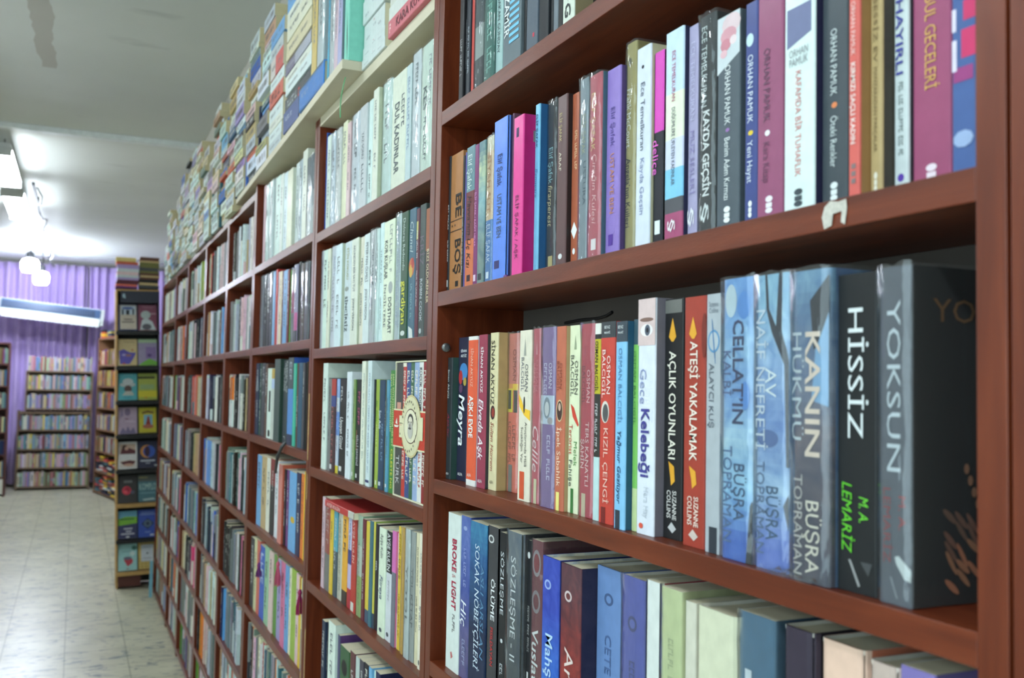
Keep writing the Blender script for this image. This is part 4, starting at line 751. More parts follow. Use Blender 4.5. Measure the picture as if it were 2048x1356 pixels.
row = [
 N(175, 210, 727, 'white', side=2, s=.012), N(211, 221, 756, 'dark green'), N(222, 246, 757, 'grey', bands=[(1, (120, 122, 122))]), N(247, 279, 758, 'maroon', [('~', .3, .9, .4, -.1, (180, 110, 110))], bands=[(.18, (176, 60, 52)), (.3, (60, 74, 130)), (1, (70, 50, 52))], sh=[(rect(.0, .5, .92, .97), (206, 206, 206))]),
 N(280, 310, 758, 'light blue', bands=[(.2, (150, 180, 226)), (.35, (206, 216, 226)), (.6, (120, 156, 220)), (.92, (196, 206, 220)), (1, (206, 190, 60))]), N(318, 371, 758, 'black', [('~', .08, .24, .24, -.2, (206, 206, 206)), ('Uyuyan Güzel', .40, .73, .5, -.1, (226, 226, 226), .15, 1)], sh=[(rect(.1, .5, .91, .96), (214, 214, 214))]),
 N(372, 410, 744, 'white', side=2, s=.007), N(412, 442, 759, 'green', [('~', .1, .45, .4, 0, (60, 90, 40)), ('~', .5, .9, .4, 0, (190, 200, 160))], bands=[(.6, (128, 150, 92)), (1, (140, 160, 110))], sh=[(rect(.2, .7, .92, .96), (206, 210, 200))]), N(443, 492, 759, 'black', [('~', .12, .5, .4, .1, (176, 90, 120)), ('GİLLİ ERMENİ', .55, .85, .36, 0, (200, 200, 206))], sh=[(rect(.2, .5, .93, .97), (206, 206, 206)), (rect(.1, .4, .5, .7), (110, 80, 60))]),
 N(493, 521, 723, 'off-white', [('~', .1, .8, .3, .2, (150, 170, 170))], s=.006), N(522, 541, 727, 'maroon', bands=[(.1, (60, 64, 80)), (.34, (150, 50, 50)), (.5, (36, 80, 80)), (.7, (60, 60, 46)), (1, (50, 60, 66))]), N(542, 571, 722, 'white', [('~', .1, .9, .3, .1, (130, 150, 170))], sh=[(rect(0, 1, .95, .97), (60, 60, 110))], s=.006),
 N(573, 605, 759, 'black', [('YAŞAR KEMAL', .32, .6, .5, .2, (150, 170, 206), 0, 1)]), N(606, 641, 759, 'lime green', [('~', .2, .4, .36, -.1, (90, 140, 50)), ('~', .42, .7, .36, .0, (210, 220, 150))], sh=[(rect(.3, .75, .93, .97), (216, 220, 190))]), N(643, 684, 760, 'navy', [('Son Ada', .28, .45, .45, -.2, (206, 216, 226), 0, 1), ('~', .4, .75, .3, .2, (130, 160, 190))], bands=[(1, (44, 66, 92))], sh=[(rect(.2, .6, .93, .965), (206, 214, 220))]),
 N(685, 700, 760, 'olive', bands=[(1, (70, 76, 62))]), N(701, 721, 760, 'light blue', bands=[(1, (84, 150, 176))], sh=[(rect(.2, .7, .93, .96), (216, 220, 220))]),
 N(722, 769, 741, 'green', [('SANA SÖYLEYEMEDİĞİM HER ŞEY', .03, .62, .34, .24, (206, 216, 150), 0, 1), ('CELESTE NG', .64, .96, .4, .2, (226, 214, 80), 0, 1), ('SANA SÖYLEYEMEDİĞİM', .03, .5, .3, -.24, (206, 216, 150), 0, 1)], bands=[(1, (62, 130, 60))]),
]
r3 = place_row(2, 3, (600, 4.11), 890, row, where=S2[2], group=G2, s0=.014)
row = [
 N(140, 160, 991, 'pale pink'), N(161, 193, 993, 'coral', [('~', .1, .5, .5, 0, (214, 180, 170))], bands=[(.6, (176, 74, 60)), (1, (130, 126, 122))], film=True), N(196, 216, 1005, 'yellow'), N(217, 247, 1008, 'teal', bands=[(.5, (84, 160, 180)), (1, (70, 84, 92))]), N(249, 281, 1015, 'ivory', [('AYŞE KULİN', .1, .5, .4, 0, (130, 120, 90), .2), ('~', .55, .9, .3, 0, (150, 140, 110))], film=True),
 N(283, 316, 1017, 'orange', bands=[(.85, (226, 166, 56)), (1, (60, 50, 44))]), N(319, 344, 1019, 'lilac', bands=[(.4, (186, 190, 220)), (.55, (60, 70, 130)), (.8, (190, 180, 214)), (1, (176, 50, 60))]), N(346, 379, 1024, 'red', [('AYŞE KULİN', .08, .5, .4, 0, (226, 180, 170), 0, 1)], sh=[(rect(.1, .7, .9, .99), (206, 206, 196))]),
 N(381, 416, 1028, 'mint', [('Ayşe Kulin', .25, .62, .4, -.1, (90, 120, 90), .15), ('~', .65, .9, .4, 0, (120, 150, 80))], bands=[(.3, (176, 200, 176)), (.6, (206, 214, 200)), (1, (160, 184, 110))], film=True), N(419, 439, 1036, 'dark red'), N(440, 468, 1040, 'yellow', [], bands=[(.87, (214, 190, 66)), (1, (70, 90, 110))]), N(469, 489, 1040, 'teal', []), N(490, 505, 1041, 'lime green', [], bands=[(.86, (206, 196, 80)), (1, (60, 70, 90))]),
 N(508, 531, 1046, 'black', [('~', .35, .45, .4, 0, (206, 206, 206))]), N(535, 580, 1053, 'off-white', [('Ayşe Kulin', .06, .28, .4, .0, (90, 90, 100)), ('Füreya', .44, .66, .46, 0, (64, 74, 120), .3)], sh=[(ell(.5, .94, .2, .02), (70, 74, 84))], side=8), N(592, 623, 1061, 'white', [('AYŞE KULİN', .02, .36, .55, 0, (230, 232, 232), 0, 1), ('~', .45, .65, .3, 0, (160, 160, 170))], bands=[(.38, (34, 36, 42)), (1, (206, 210, 216))], sh=[(ell(.5, .94, .24, .02), (70, 74, 84))]),
 N(625, 650, 1060, 'pink', [], bands=[(.36, (206, 110, 176)), (1, (110, 112, 124))]), N(652, 666, 1064, 'lilac', [], bands=[(.3, (226, 230, 240)), (.7, (120, 120, 170)), (1, (206, 206, 226))]), N(668, 691, 1051, 'yellow', [('~', .06, .45, .5, 0, (140, 110, 30)), ('~', .55, .9, .4, 0, (150, 110, 40))]), N(693, 714, 1053, 'tan', [], bands=[(1, (206, 160, 56))], film=True),
 N(716, 746, 1056, 'pale grey', [('YOOL', .28, .74, .5, 0, (110, 116, 116))], film=True), N(747, 782, 1061, 'grey', [('YOL KİTAP', .28, .74, .5, 0, (90, 96, 96))], bands=[(1, (166, 170, 166))], film=True), N(790, 812, 1064, 'cream'), N(813, 836, 1066, 'ivory', sh=[(ell(.5, .95, .2, .02), (90, 90, 80))]),
]
place_row(2, 4, (600, 3.423), 1164, row, where=S2[3], group=G2, s0=.016)
row = [
 N(146, 168, 1238, 'navy'), N(169, 189, 1240, 'dark grey', bands=[(.6, (44, 44, 56)), (1, (206, 150, 150))]), N(191, 237, 1240, 'white', [('~', .1, .5, .3, 0, g1)], s=.01), N(239, 272, 1264, 'purple', [], bands=[(1, (80, 74, 110))]), N(275, 338, 1291, 'green', [], bands=[(1, (54, 92, 60))], sh=[(ell(.5, .2, .3, .08), (24, 24, 26))]),
 N(345, 378, 1302, 'maroon'), N(380, 406, 1312, 'pale grey'), N(410, 437, 1319, 'dark grey'), N(440, 472, 1325, 'black', [('~', .05, .5, .5, 0, (214, 214, 206))]), N(474, 494, 1334, 'light blue'), N(496, 520, 1338, 'white'), N(522, 552, 1344, 'navy'),
]
place_row(2, 5, (600, 3.423), 1300, row, where=S2[4], group=G2, s0=.016)

G3 = 'books in the third bookcase'
S3 = [', %s shelf of third bookcase' % s for s in ('top', 'next', 'third', 'fourth', 'fifth')]
row = [
 N(480, 529, 374, 'pale pink', []), N(531, 590, 372, 'white', film=True), N(600, 662, 365, 'white', film=True), N(666, 719, 361, 'pale grey'), N(721, 800, 357, 'white'), N(805, 862, 352, 'off-white'), N(866, 944, 350, 'white'), N(946, 1042, 344, 'ivory', [], side=72, sc=(196, 200, 184), s=.008),
 N(1118, 1180, 330, 'white'), N(1182, 1238, 324, 'pale grey', film=True), N(1242, 1330, 306, 'off-white', s=.008), N(1334, 1470, 318, 'dark grey', [('~', .6, .9, .2, 0, (190, 196, 200))], bands=[(.45, (96, 108, 118)), (.65, (150, 160, 164)), (1, (186, 194, 194))], film=True, s=.004),
]
place_row(3, 1, (480, 10.04), 410, row, where=S3[0], group=G3, s0=.016, hdef=.2)
row = [
 N(455, 489, 554, 'grey', film=True), N(491, 524, 551, 'black', [('~', .05, .7, .4, .1, (190, 196, 200))], film=True), N(526, 556, 550, 'black', [('~', .2, .6, .5, .1, (196, 200, 200))]), N(560, 590, 546, 'dark grey', film=True), N(592, 616, 545, 'light blue', []), N(620, 641, 541, 'red', []), N(642, 661, 546, 'pale pink'), N(663, 690, 545, 'cream'), N(691, 709, 544, 'maroon'), N(710, 751, 543, 'light blue'), N(753, 774, 541, 'dark red'), N(776, 800, 542, 'green'),
 N(802, 832, 540, 'hot pink', bands=[(.3, (190, 180, 180)), (.6, (176, 60, 100)), (1, (120, 124, 130))], film=True), N(834, 866, 532, 'lilac', bands=[(.55, (170, 166, 190)), (.62, (170, 160, 190)), (.85, (214, 90, 160)), (1, (60, 60, 70))], film=True), N(869, 906, 527, 'black', []), N(910, 950, 530, 'brown', film=True), N(952, 1000, 527, 'dark grey', film=True),  # hot pink spine: pale upper band is a glint painted into the colour
]
place_row(3, 2, (440, 5.65), 620, row, where=S3[1], group=G3, s0=.014)
row = [
 N(362, 396, 728, 'maroon'), N(398, 430, 727, 'navy', sh=[([(.1, .38), (.5, .16), (.95, .38), (.8, .38), (.5, .26), (.3, .38)], (160, 176, 186))]), N(432, 460, 727, 'dark green'), N(461, 501, 727, 'dark grey', [('~', .05, .5, .5, 0, (150, 156, 160))]), N(503, 527, 728, 'brown'), N(529, 572, 737, 'white', [], sh=[(rect(.45, .9, .32, .62), (30, 30, 30)), (rect(.4, .9, .88, .97), (30, 30, 30))]), N(574, 604, 738, 'off-white', [], bands=[(.14, (190, 160, 70)), (.28, (176, 196, 226)), (1, (196, 204, 196))]),
 N(606, 666, 719, 'dark green', [], bands=[(1, (66, 82, 80))], s=.006), N(669, 757, 721, 'dark grey', [('~', .02, .4, .2, .3, (200, 206, 206)), ('~', .04, .4, .2, 0, (190, 196, 196)), ('~', .1, .4, .2, -.3, (180, 186, 186)), ('~', .92, .97, .3, 0, (190, 190, 190))]), N(760, 816, 716, 'blue', [('~', .05, .3, .4, 0, (170, 180, 190))], bands=[(.36, (70, 80, 86)), (.88, (84, 140, 206)), (1, (44, 50, 80))]), N(820, 845, 727, 'turquoise', []), N(847, 876, 727, 'brown', [('~', .4, .8, .5, 0, (196, 206, 200))]), N(878, 921, 726, 'teal', [], bands=[(1, (40, 84, 110))]), N(923, 946, 726, 'dark grey'), N(948, 980, 724, 'black', []),
]
place_row(3, 3, (440, 5.65), 820, row, where=S3[2], group=G3, s0=.014)
row = [
 N(560, 581, 908, 'light blue'), N(583, 605, 911, 'tan'), N(606, 628, 914, 'off-white'), N(629, 651, 916, 'red', bands=[(.35, (130, 50, 50)), (1, (40, 40, 44))]), N(652, 671, 920, 'white'), N(672, 690, 927, 'coral', [], bands=[(1, (206, 130, 120))], s=.007), N(692, 712, 936, 'black'), N(713, 729, 938, 'purple'), N(730, 766, 942, 'light blue', [], sh=[(ell(.6, .6, .3, .04), (206, 170, 50))]), N(768, 788, 944, 'navy'), N(789, 807, 946, 'orange'), N(809, 827, 943, 'yellow'),
]
place_row(3, 4, (300, 2.628), 1000, row, where=S3[3], group=G3, s0=.014)
row = [
 N(523, 545, 1071, 'dark grey'), N(546, 559, 1073, 'cream'), N(560, 575, 1078, 'coral', []), N(576, 601, 1088, 'blue', [('~', .1, .6, .5, 0, (190, 206, 230))]), N(602, 623, 1090, 'mint'), N(625, 645, 1100, 'pale pink'), N(646, 669, 1106, 'green', []), N(670, 689, 1116, 'lilac'), N(690, 709, 1122, 'pink'), N(710, 729, 1128, 'light blue'), N(730, 745, 1134, 'ivory'), N(746, 770, 1136, 'lime green', []), N(771, 785, 1146, 'pale pink'), N(786, 799, 1152, 'yellow', []), N(800, 813, 1158, 'blue', [], bands=[(.55, (190, 206, 200)), (1, (60, 86, 180))]),
]
place_row(3, 5, (300, 2.628), 1140, row, where=S3[4], group=G3, s0=.016)

# slipcased box set with its paper band, standing at the near end of the third shelf
def box_set():
    zsh = EYE + LV[2][3]; s = 0.012
    yl = r3[-1].location.y - 0.0001; yl = on_x(600 + 771 / 4.11, 890, L + s).y; yr = BAYS[2][0] + 0.0012
    h = on_x(600 + 790 / 4.11, 723, L + s).z - zsh; w = .130; wall = 0.0025
    r = empty('book_slipcase', (L + s, (yl + yr) / 2, zsh + 0.0003))
    tag(r, 'cream slipcase with a red paper band and an oval portrait label', 'slipcase')
    t = yl - yr
    mb = MB(); c = gcol((224, 220, 190))
    mb.box((0, -t / 2, 0), (w, -t / 2 + wall, h), c); mb.box((0, t / 2 - wall, 0), (w, t / 2, h), c)
    mb.box((0, -t / 2 + wall, 0), (w, t / 2 - wall, wall), c); mb.box((0, -t / 2 + wall, h - wall), (w, t / 2 - wall, h), c)
    mb.box((w - wall, -t / 2 + wall, wall), (w, t / 2 - wall, h - wall), c)
    mb.build('case', CLOTHM, r)
    fr = lambda u, v, k: (-0.0012 - 0.0002 * k, t / 2 - u * t, h * (1 - v))
    RED = (196, 62, 46); CRM = (220, 214, 176)
    mb = MB(); mb.box((-0.0012, -t / 2 - 0.0008, h * .365), (-0.0006, t / 2 + 0.0008, h * .645), gcol(RED)); b = mb.build('paper_band', INK, r)
    sh = [(rect(0, 1, .355, .366), CRM), (rect(0, 1, .626, .637), CRM)]
    picture(b, 'band_edging', sh, fr)
    asp = h / t
    sh = [(ell(.5, .47, .27, .225, 30), (206, 190, 140)), (ell(.5, .47, .25, .21, 30), CRM), (rect(.18, .82, .40, .56), CRM), (ell(.5, .47, .185, .125, 30), (80, 40, 36)), (ell(.5, .47, .175, .118, 30), (226, 220, 190))]
    # a small generic bearded head drawn in dark ink
    sh += [(ell(.5, .43, .08, .05, 16), (70, 66, 64)), (ell(.5, .445, .06, .045, 16), (220, 212, 190)), (ell(.5, .50, .07, .06, 16), (190, 186, 176)), (ell(.47, .44, .012, .006, 8), (50, 46, 46)), (ell(.53, .44, .012, .006, 8), (50, 46, 46)), (ell(.5, .465, .01, .014, 8), (120, 104, 96)), (ell(.5, .485, .04, .008, 10), (90, 84, 80))]
    sh += [(ell(.5 + .215 * math.cos(a), .47 + .178 * math.sin(a), .012, .010, 6), (80, 74, 66)) for a in [math.radians(q) for q in list(range(200, 341, 14)) + list(range(20, 161, 14))]]
    picture(b, 'oval_label', sh, lambda u, v, k: fr(u, v, k + 2))
    picture(b, 'sailing_ship_mark', [([(.06, .46), (.10, .42), (.12, .47)], (230, 226, 214)), ([(.02, .475), (.16, .475), (.13, .49), (.05, .49)], (230, 226, 214)), (rect(.17, .28, .455, .46), (206, 150, 110)), (rect(.17, .25, .467, .472), (206, 150, 110))], lambda u, v, k: fr(u, v, k + 2))
    specs = [(0.2, (70, 70, 68), 'charcoal', [('TÜRK', .70, .92, .5, 0, (206, 206, 206))], [(rect(.2, .8, .3, .36), (206, 150, 130))]), (.1, (190, 60, 50), 'red', None, [(rect(0, 1, .0, .03), (226, 220, 200))]), (.12, (60, 80, 130), 'blue', None, []), (.1, (60, 100, 70), 'green', None, []), (.13, (150, 170, 206), 'pale blue', None, []), (.11, (220, 220, 214), 'white', [('KÜÇÜK TODDY', .04, .34, .6, 0, (60, 60, 70), 0, 1), ('~', .66, .9, .5, 0, (180, 70, 60))], []), (.1, (140, 36, 40), 'dark red', None, []), (.14, (176, 50, 48), 'crimson', [('PORTRELER', .12, .34, .55, 0, (230, 226, 220), 0, 1), ('~', .66, .92, .5, 0, (220, 120, 100))], [])]
    tot = sum(q[0] for q in specs); y = t / 2 - wall - 0.0003; av = t - 2 * wall - 0.0008
    for fr_, c, nm, tx, shp in specs:
        tt = av * fr_ / tot
        o = make_book((L + s + 0.0015, (yl + yr) / 2 + y - tt / 2, zsh + wall + 0.0006), tt - 0.0003, h - 2 * wall - 0.0012, w - 0.008, c, txt=tx or [('~', .06, .34, .5, 0, (226, 220, 206)), ('~', .66, .9, .5, 0, (226, 220, 206))], shapes=shp)
        lab(o, [f'thin {nm} volume inside the slipcase with the red paper band'], 'volumes in the slipcase')
        y -= tt
box_set()

# a red book lying across the tops of the fourth shelf
def lying(px, X, yref, z, thick, wid, c, txt=(), bands=None, yaw=0.0, depth=.13, label=None, group='books lying on top of the bookcases', film=False, shapes=(), hard=False, top=False):
    """a book lying flat with its spine to the aisle; px = sight lines of the far and the near end of its spine"""
    yl = on_x(px[0], yref, X).y; yr = on_x(px[1], yref, X).y
    if X > .5 and yl > 1.6: yr = max(yr, BAYS[2][0] + .004)
    if X > .54 and z > 2.1: yl = min(yl, 2.052)
    ln = yl - yr
    # local z (height of the book) runs along +Y when laid down
    o = make_book((X, yr, z + thick / 2), thick, ln if wid is None else wid, depth, c, bands=bands, txt=txt, film=film, shapes=shapes, hard=hard, rot=(-math.pi / 2, 0, yaw))
    lab(o, [label], group); return o
lying((650, 708), L + 0.006, 1010, EYE + LV[2][4] + 0.2015, .016, None, (196, 62, 60), [('AYŞE KULİN', .08, .55, .5, 0, (236, 200, 196), 0, 1)], bands=[(.82, (186, 56, 54)), (1, (190, 188, 178))], label='red book lying flat across the upright books, fourth shelf of second bookcase', group=G2)

# books on top of the second bookcase and on the plank
GT = 'books lying on top of the bookcases'
TOP2 = EYE + LV[2][0] + T + 0.0004
zz = TOP2
for k, nm in enumerate(('lowest', 'second', 'third', 'fourth', 'fifth', 'topmost')):
    th = (.022, .026, .05, .052, .05, .05)[k]
    lying((713 - k * .5, 770 - k * .8), .545 + .002 * (k % 3), 80, zz, th, None, (208, 216, 214), [('~', .12, .3, .1, -.2, (130, 140, 144)), ('~', .45, .6, .1, .1, (140, 146, 150)), ('~', .7, .85, .1, -.1, (140, 146, 150)), ('~', .48, .52, .1, .3, (180, 80, 80))], label=f'thick white book, {nm} of the white stack on the second bookcase')
    zz += th + .0004
kb = lying((777, 858), .540, 40, TOP2, .036, None, (206, 110, 120), [('KARA KUTU', .22, .9, .5, 0, (110, 50, 60), 0, 1), ('~', .04, .10, .5, 0, (236, 206, 206))], label='faded red book lying flat beside the white stack')
lying((778, 850), .546, 40, TOP2 + .0364, .034, None, (212, 216, 210), label='white book lying on the faded red one', group=GT)
lying((780, 850), .548, 40, TOP2 + .0708, .03, None, (206, 208, 196), label='off-white book, topmost on the faded red one', group=GT)
GU = 'books standing on top of the second bookcase'
yprev = None
for xa, xb, c, lb, ht in ((650, 658, (84, 166, 196), 'bright blue book standing on top of the second bookcase', .27), (659, 667, (200, 206, 206), 'silver book in clear film standing on top of the second bookcase', .27), (667.5, 674, (206, 180, 190), 'pale rose book standing on top of the second bookcase', .27), (674.5, 682, (170, 170, 206), 'pale lilac book standing on top of the second bookcase', .27), (682.5, 687, (40, 90, 96), 'thin dark teal book standing beside the mint one', .26), (687.5, 703, (130, 206, 186), 'mint book with dark brush marks, last of the standing row', .26)):
    ya, yb = on_x(xa, 120, .515).y, on_x(xb, 120, .515).y
    yb = max(yb, 2.056); ya = min(ya, on_x(646, 200, .508).y - .001)
    if yprev: ya = min(ya, yprev - .0004)
    o = make_book((.515, (ya + yb) / 2, PLANK + .0002), ya - yb, ht, .145, c, txt=[('~', .2, .7, .3, 0, (120, 126, 130))] if 'mint' not in lb else [], film='film' in lb, hard=True, shapes=[(ell(.7, .72 + .04 * k, .2, .012, 8, .8), (40, 60, 60)) for k in range(5)] if 'mint' in lb else ())
    lab(o, [lb], GU); yprev = yb
# green ribbon hanging down from the standing books
p = on_x(693, 155, .511); q = on_x(684, 236, .509)
mb = MB(); n = 10
for k in range(n + 1):
    f = k / n; mb.v += [(p.x - .006 * math.sin(f * 2.6) - .003, p.y + (q.y - p.y) * f ** 1.4 + dy, p.z + (q.z - p.z) * f) for dy in (-.004, .004)]
for k in range(n): mb.f.append((2 * k, 2 * k + 1, 2 * k + 3, 2 * k + 2)); mb.c.append((1, 1, 1))
o = mb.build('ribbon', flat_mat('green_ribbon', (60, 150, 90), 0.5)); sm = o.modifiers.new('t', 'SOLIDIFY'); sm.thickness = .0008
tag(o, 'green ribbon bookmark hanging down from the standing mint book', 'ribbon')

def pile(cols_px, yref, X, z0, items, where):
    z = z0
    for k, (th, nm, look, kw) in enumerate(items):
        c = PAL[nm] if isinstance(nm, str) else nm
        j = rp.uniform(-.8, .8)
        ink = (206, 208, 206) if isinstance(nm, str) and nm in DARKS else (110, 112, 116)
        lying((cols_px[0] + j, cols_px[1] + j + rp.uniform(-1.5, 1.5)), X + rp.uniform(-.006, .008), yref, z, th, None, c, kw.pop('txt', [('~', .12, .5, .2, 0, ink), ('~', .6, .85, .18, 0, ink)]), label=look + where, **kw)
        z += th + .0004
W7 = ', tall pile above the third bookcase'
lying((598.5, 646), .508, 200, PLANK + .0003, .060, None, (84, 150, 226), [('~', .1, .4, .2, .1, (190, 206, 226))], film=True, hard=True, label='thick shiny bright blue book lying at the foot of the piles, under two standing books')
lying((568, 597.2), .514, 200, PLANK + .0003, .060, None, (76, 90, 140), [('~', .15, .6, .2, .1, (190, 200, 220))], hard=True, label='thick greyish blue book lying at the foot of the tall pile')
pile((570, 619), 200, .520, PLANK + .0607, [
    (.050, 'dark grey', 'dark book with red print on the blue one', dict(txt=[('~', .1, .5, .4, .1, (190, 196, 196)), ('~', .55, .68, .5, 0, (206, 70, 70))])),
    (.036, 'white', 'white book on the dark one', {}), (.034, 'off-white', 'off-white book', {}), (.034, 'purple', 'shiny purple and silver book', dict(film=True, bands=[(.4, (150, 140, 170)), (1, (206, 206, 220))])),
    (.050, 'cream', 'thick cream book', {}), (.055, 'ivory', 'thick ivory book', {}), (.050, 'off-white', 'thick yellowish white book', {}), (.05, 'light blue', 'pale blue topped book', {}), (.05, 'white', 'topmost white book', {})], W7)
pile((538, 563), 260, .524, PLANK + .0003, [
    (.034, 'pale grey', 'pale grey book at the foot', dict(depth=.12)), (.034, 'white', 'white book with specks', {}), (.030, 'off-white', 'off-white thin book', {}), (.046, 'white', 'thick white book', {}),
    (.048, 'coral', 'coral book with dark lettering', dict(txt=[('~', .15, .8, .5, 0, (70, 40, 40))])), (.036, 'white', 'plain white book over the coral one', {}), (.06, 'coral', 'coral and pale striped book', dict(bands=[(.4, (214, 206, 200)), (1, (206, 100, 96))])), (.05, 'pale grey', 'pale grey book near the ceiling', {}), (.045, 'light blue', 'bluish grey book near the ceiling', {})], ', second pile above the third bookcase')
for k, (xa, xb, c, lb) in enumerate(((623, 632, (206, 180, 110), 'yellowish book standing on the shiny blue one'), (634, 646, (206, 214, 216), 'silver white book standing on the shiny blue one'))):
    ya, yb = on_x(xa, 120, .514).y, on_x(xb, 120, .514).y
    o = make_book((.514, (ya + yb) / 2, PLANK + .0607), ya - yb, .25, .14, c, txt=[('~', .2, .7, .3, 0, (120, 126, 130))], film=k == 1, hard=True)
    lab(o, [lb], GU)

# ------------------------------------------------------------------ every other book, too many and too far to count
rs = random.Random(99)
MIX = ['white', 'off-white', 'ivory', 'pale grey', 'grey', 'dark grey', 'black', 'navy', 'blue', 'light blue', 'teal', 'dark green', 'green', 'red', 'pink', 'pale pink', 'coral', 'orange', 'tan', 'lilac', 'cream', 'maroon', 'purple', 'yellow']
BRT = ['white', 'white', 'off-white', 'pale grey', 'ivory', 'white', 'pale grey', 'lilac', 'pale pink']
MUT = ['grey', 'pale grey', 'white', 'grey', 'dark grey', 'pale pink', 'off-white', 'black', 'teal', 'tan', 'pale grey']
ROWS = {4: [['dark grey', 'white', 'white', 'pale grey', 'off-white'], ['grey', 'pale grey', 'dark grey', 'pale pink', 'off-white', 'grey'], ['red', 'T', 'black', 'T', 'purple', 'black', 'brown', 'off-white'], ['grey', 'teal', 'black', 'pale pink', 'dark green', 'blue'], ['black', 'black', 'dark grey', 'grey', 'pale grey', 'pink', 'white'], ['navy', 'light blue', 'grey', 'grey', 'pale grey', 'teal', 'white', 'turquoise', 'white'], ['pale grey', 'grey', 'coral', 'white', 'dark grey']],
        5: [['red', 'grey', 'white', 'pale pink', 'pale grey'], ['orange', 'white', 'grey', 'pale grey', 'brown', 'light blue', 'coral'], ['white', 'navy', 'grey', 'white', 'dark grey', 'brown'], ['blue', 'light blue', 'pale grey', 'grey', 'pink'], ['dark grey', 'teal', 'navy', 'blue', 'grey', 'mint'], ['grey', 'tan', 'white', 'white', 'off-white'], ['black', 'orange', 'pale pink', 'grey', 'grey', 'cream']],
        6: [['dark green', 'pale pink', 'white', 'lime green', 'lilac'], ['pale grey', 'white', 'black', 'navy', 'dark grey'], ['dark grey', 'red', 'coral', 'tan', 'lilac'], ['grey', 'black', 'tan', 'pale grey'], ['blue', 'teal', 'grey', 'teal', 'light blue'], ['cream', 'black', 'dark grey', 'hot pink', 'tan'], ['grey', 'white', 'grey', 'pale pink']]}
sb = MB()
def sbook_box(x, y0, y1, z, h, w, c, band=None):
    c = tuple(max(0, min(255, v + rs.randint(-12, 12))) for v in c); cc = gcol(c); pg = gcol((206, 198, 168))
    if band:
        f, c2 = band; c2 = gcol(c2)
        sb.box((x, y0, z), (x + w, y1, z + h * (1 - f)), cols=[c2, pg, c2, c2, pg, pg]); sb.box((x, y0, z + h * (1 - f)), (x + w, y1, z + h), cols=[cc, pg, cc, cc, pg, pg])
    else: sb.box((x, y0, z), (x + w, y1, z + h), cols=[cc, pg, cc, cc, pg, pg])
    ink = gcol((190, 190, 186)) if sum(c) < 330 else gcol((110, 106, 104)); t = y1 - y0
    a = rs.uniform(.06, .3); b = a + rs.uniform(.15, .5)
    for k in range(2):
        yc = (y0 + y1) / 2; d = t * rs.uniform(.12, .22)
        zz_ = z + h * (1 - a); n = int((b - a) * h / .006)
        for q in range(n):
            if rs.random() < .75: sb.poly([(x - .0003, yc + d, zz_ - q * .006), (x - .0003, yc + d, zz_ - q * .006 - .004), (x - .0003, yc - d, zz_ - q * .006 - .004), (x - .0003, yc - d, zz_ - q * .006)], ink)
        a = b + .08; b = min(.92, a + rs.uniform(.1, .3))
def fill(bay, y0, y1, zsh, names, hmax=.21, gap=True):
    y = y1 - (rs.uniform(.002, .03) if gap else .002); i = 0
    n = int((y1 - y0) / .0225); 
    while y > y0 + .012:
        t = rs.choice([.008, .011, .014, .018, .022, .028, .034]); t = min(t, y - y0 - .001)
        if names: nm = names[min(len(names) - 1, int((y1 - y) / (y1 - y0) * len(names)))] if rs.random() < .8 else rs.choice(MUT)
        else: nm = rs.choice(MUT if rs.random() < .7 else MIX)
        band = None
        if nm == 'T': nm = 'orange'; band = (.45, PAL['white'])
        elif rs.random() < .25: band = (rs.uniform(.2, .8), PAL[rs.choice(MUT)])
        h = min(hmax, rs.choice([.19, .195, .2, .205, .185, .198]))
        x = L + rs.uniform(.008, .022)
        sbook_box(x, y - t, y - .0004, zsh + .0004, h, .125, PAL[nm], band)
        y -= t
for bay in range(3, 9):
    y0, y1 = BAYS[bay]; lv = FAR_LV
    for k in range(1, 9):
        if bay == 3 and k <= 5: continue
        hm = lv[k - 1] - lv[k] - T - .012
        nm = ROWS.get(bay, [])
        nm = nm[k - 1] if k - 1 < len(nm) else None
        if nm is None and k == 1: nm = BRT
        fill(bay, y0 + .001, y1 - .001, EYE + lv[k], nm, min(.21, hm))
for k in (6, 7): fill(2, BAYS[2][0] + .001, BAYS[2][1] - .001, EYE + LV[2][k], None, .2)
# piles of lying books along the tops
def lbook(x, y0, y1, z, t, w, c):
    c = tuple(max(0, min(255, v + rs.randint(-10, 10))) for v in c); cc = gcol(c); pg = gcol((200, 188, 150))
    sb.box((x, y0, z), (x + w, y1, z + t), cols=[cc, pg, pg, pg, cc, cc])
    ink = gcol((190, 190, 186)) if sum(c) < 330 else gcol((110, 106, 104)); zc = z + t / 2
    y = y1 - (y1 - y0) * .1
    while y > y0 + (y1 - y0) * .15:
        if rs.random() < .7: sb.poly([(x - .0003, y, zc + t * .2), (x - .0003, y, zc - t * .2), (x - .0003, y - .006, zc - t * .2), (x - .0003, y - .006, zc + t * .2)], ink)
        y -= .009
y = 3.03 + .33
PB = ['white'] * 5 + ['pale grey'] * 4 + ['off-white', 'ivory', 'grey', 'light blue', 'pale pink', 'coral', 'lilac', 'cream', 'pale grey', 'white', 'teal', 'blue', 'dark grey', 'tan']
col = 0
y = on_x(535, 260, .52).y + .04
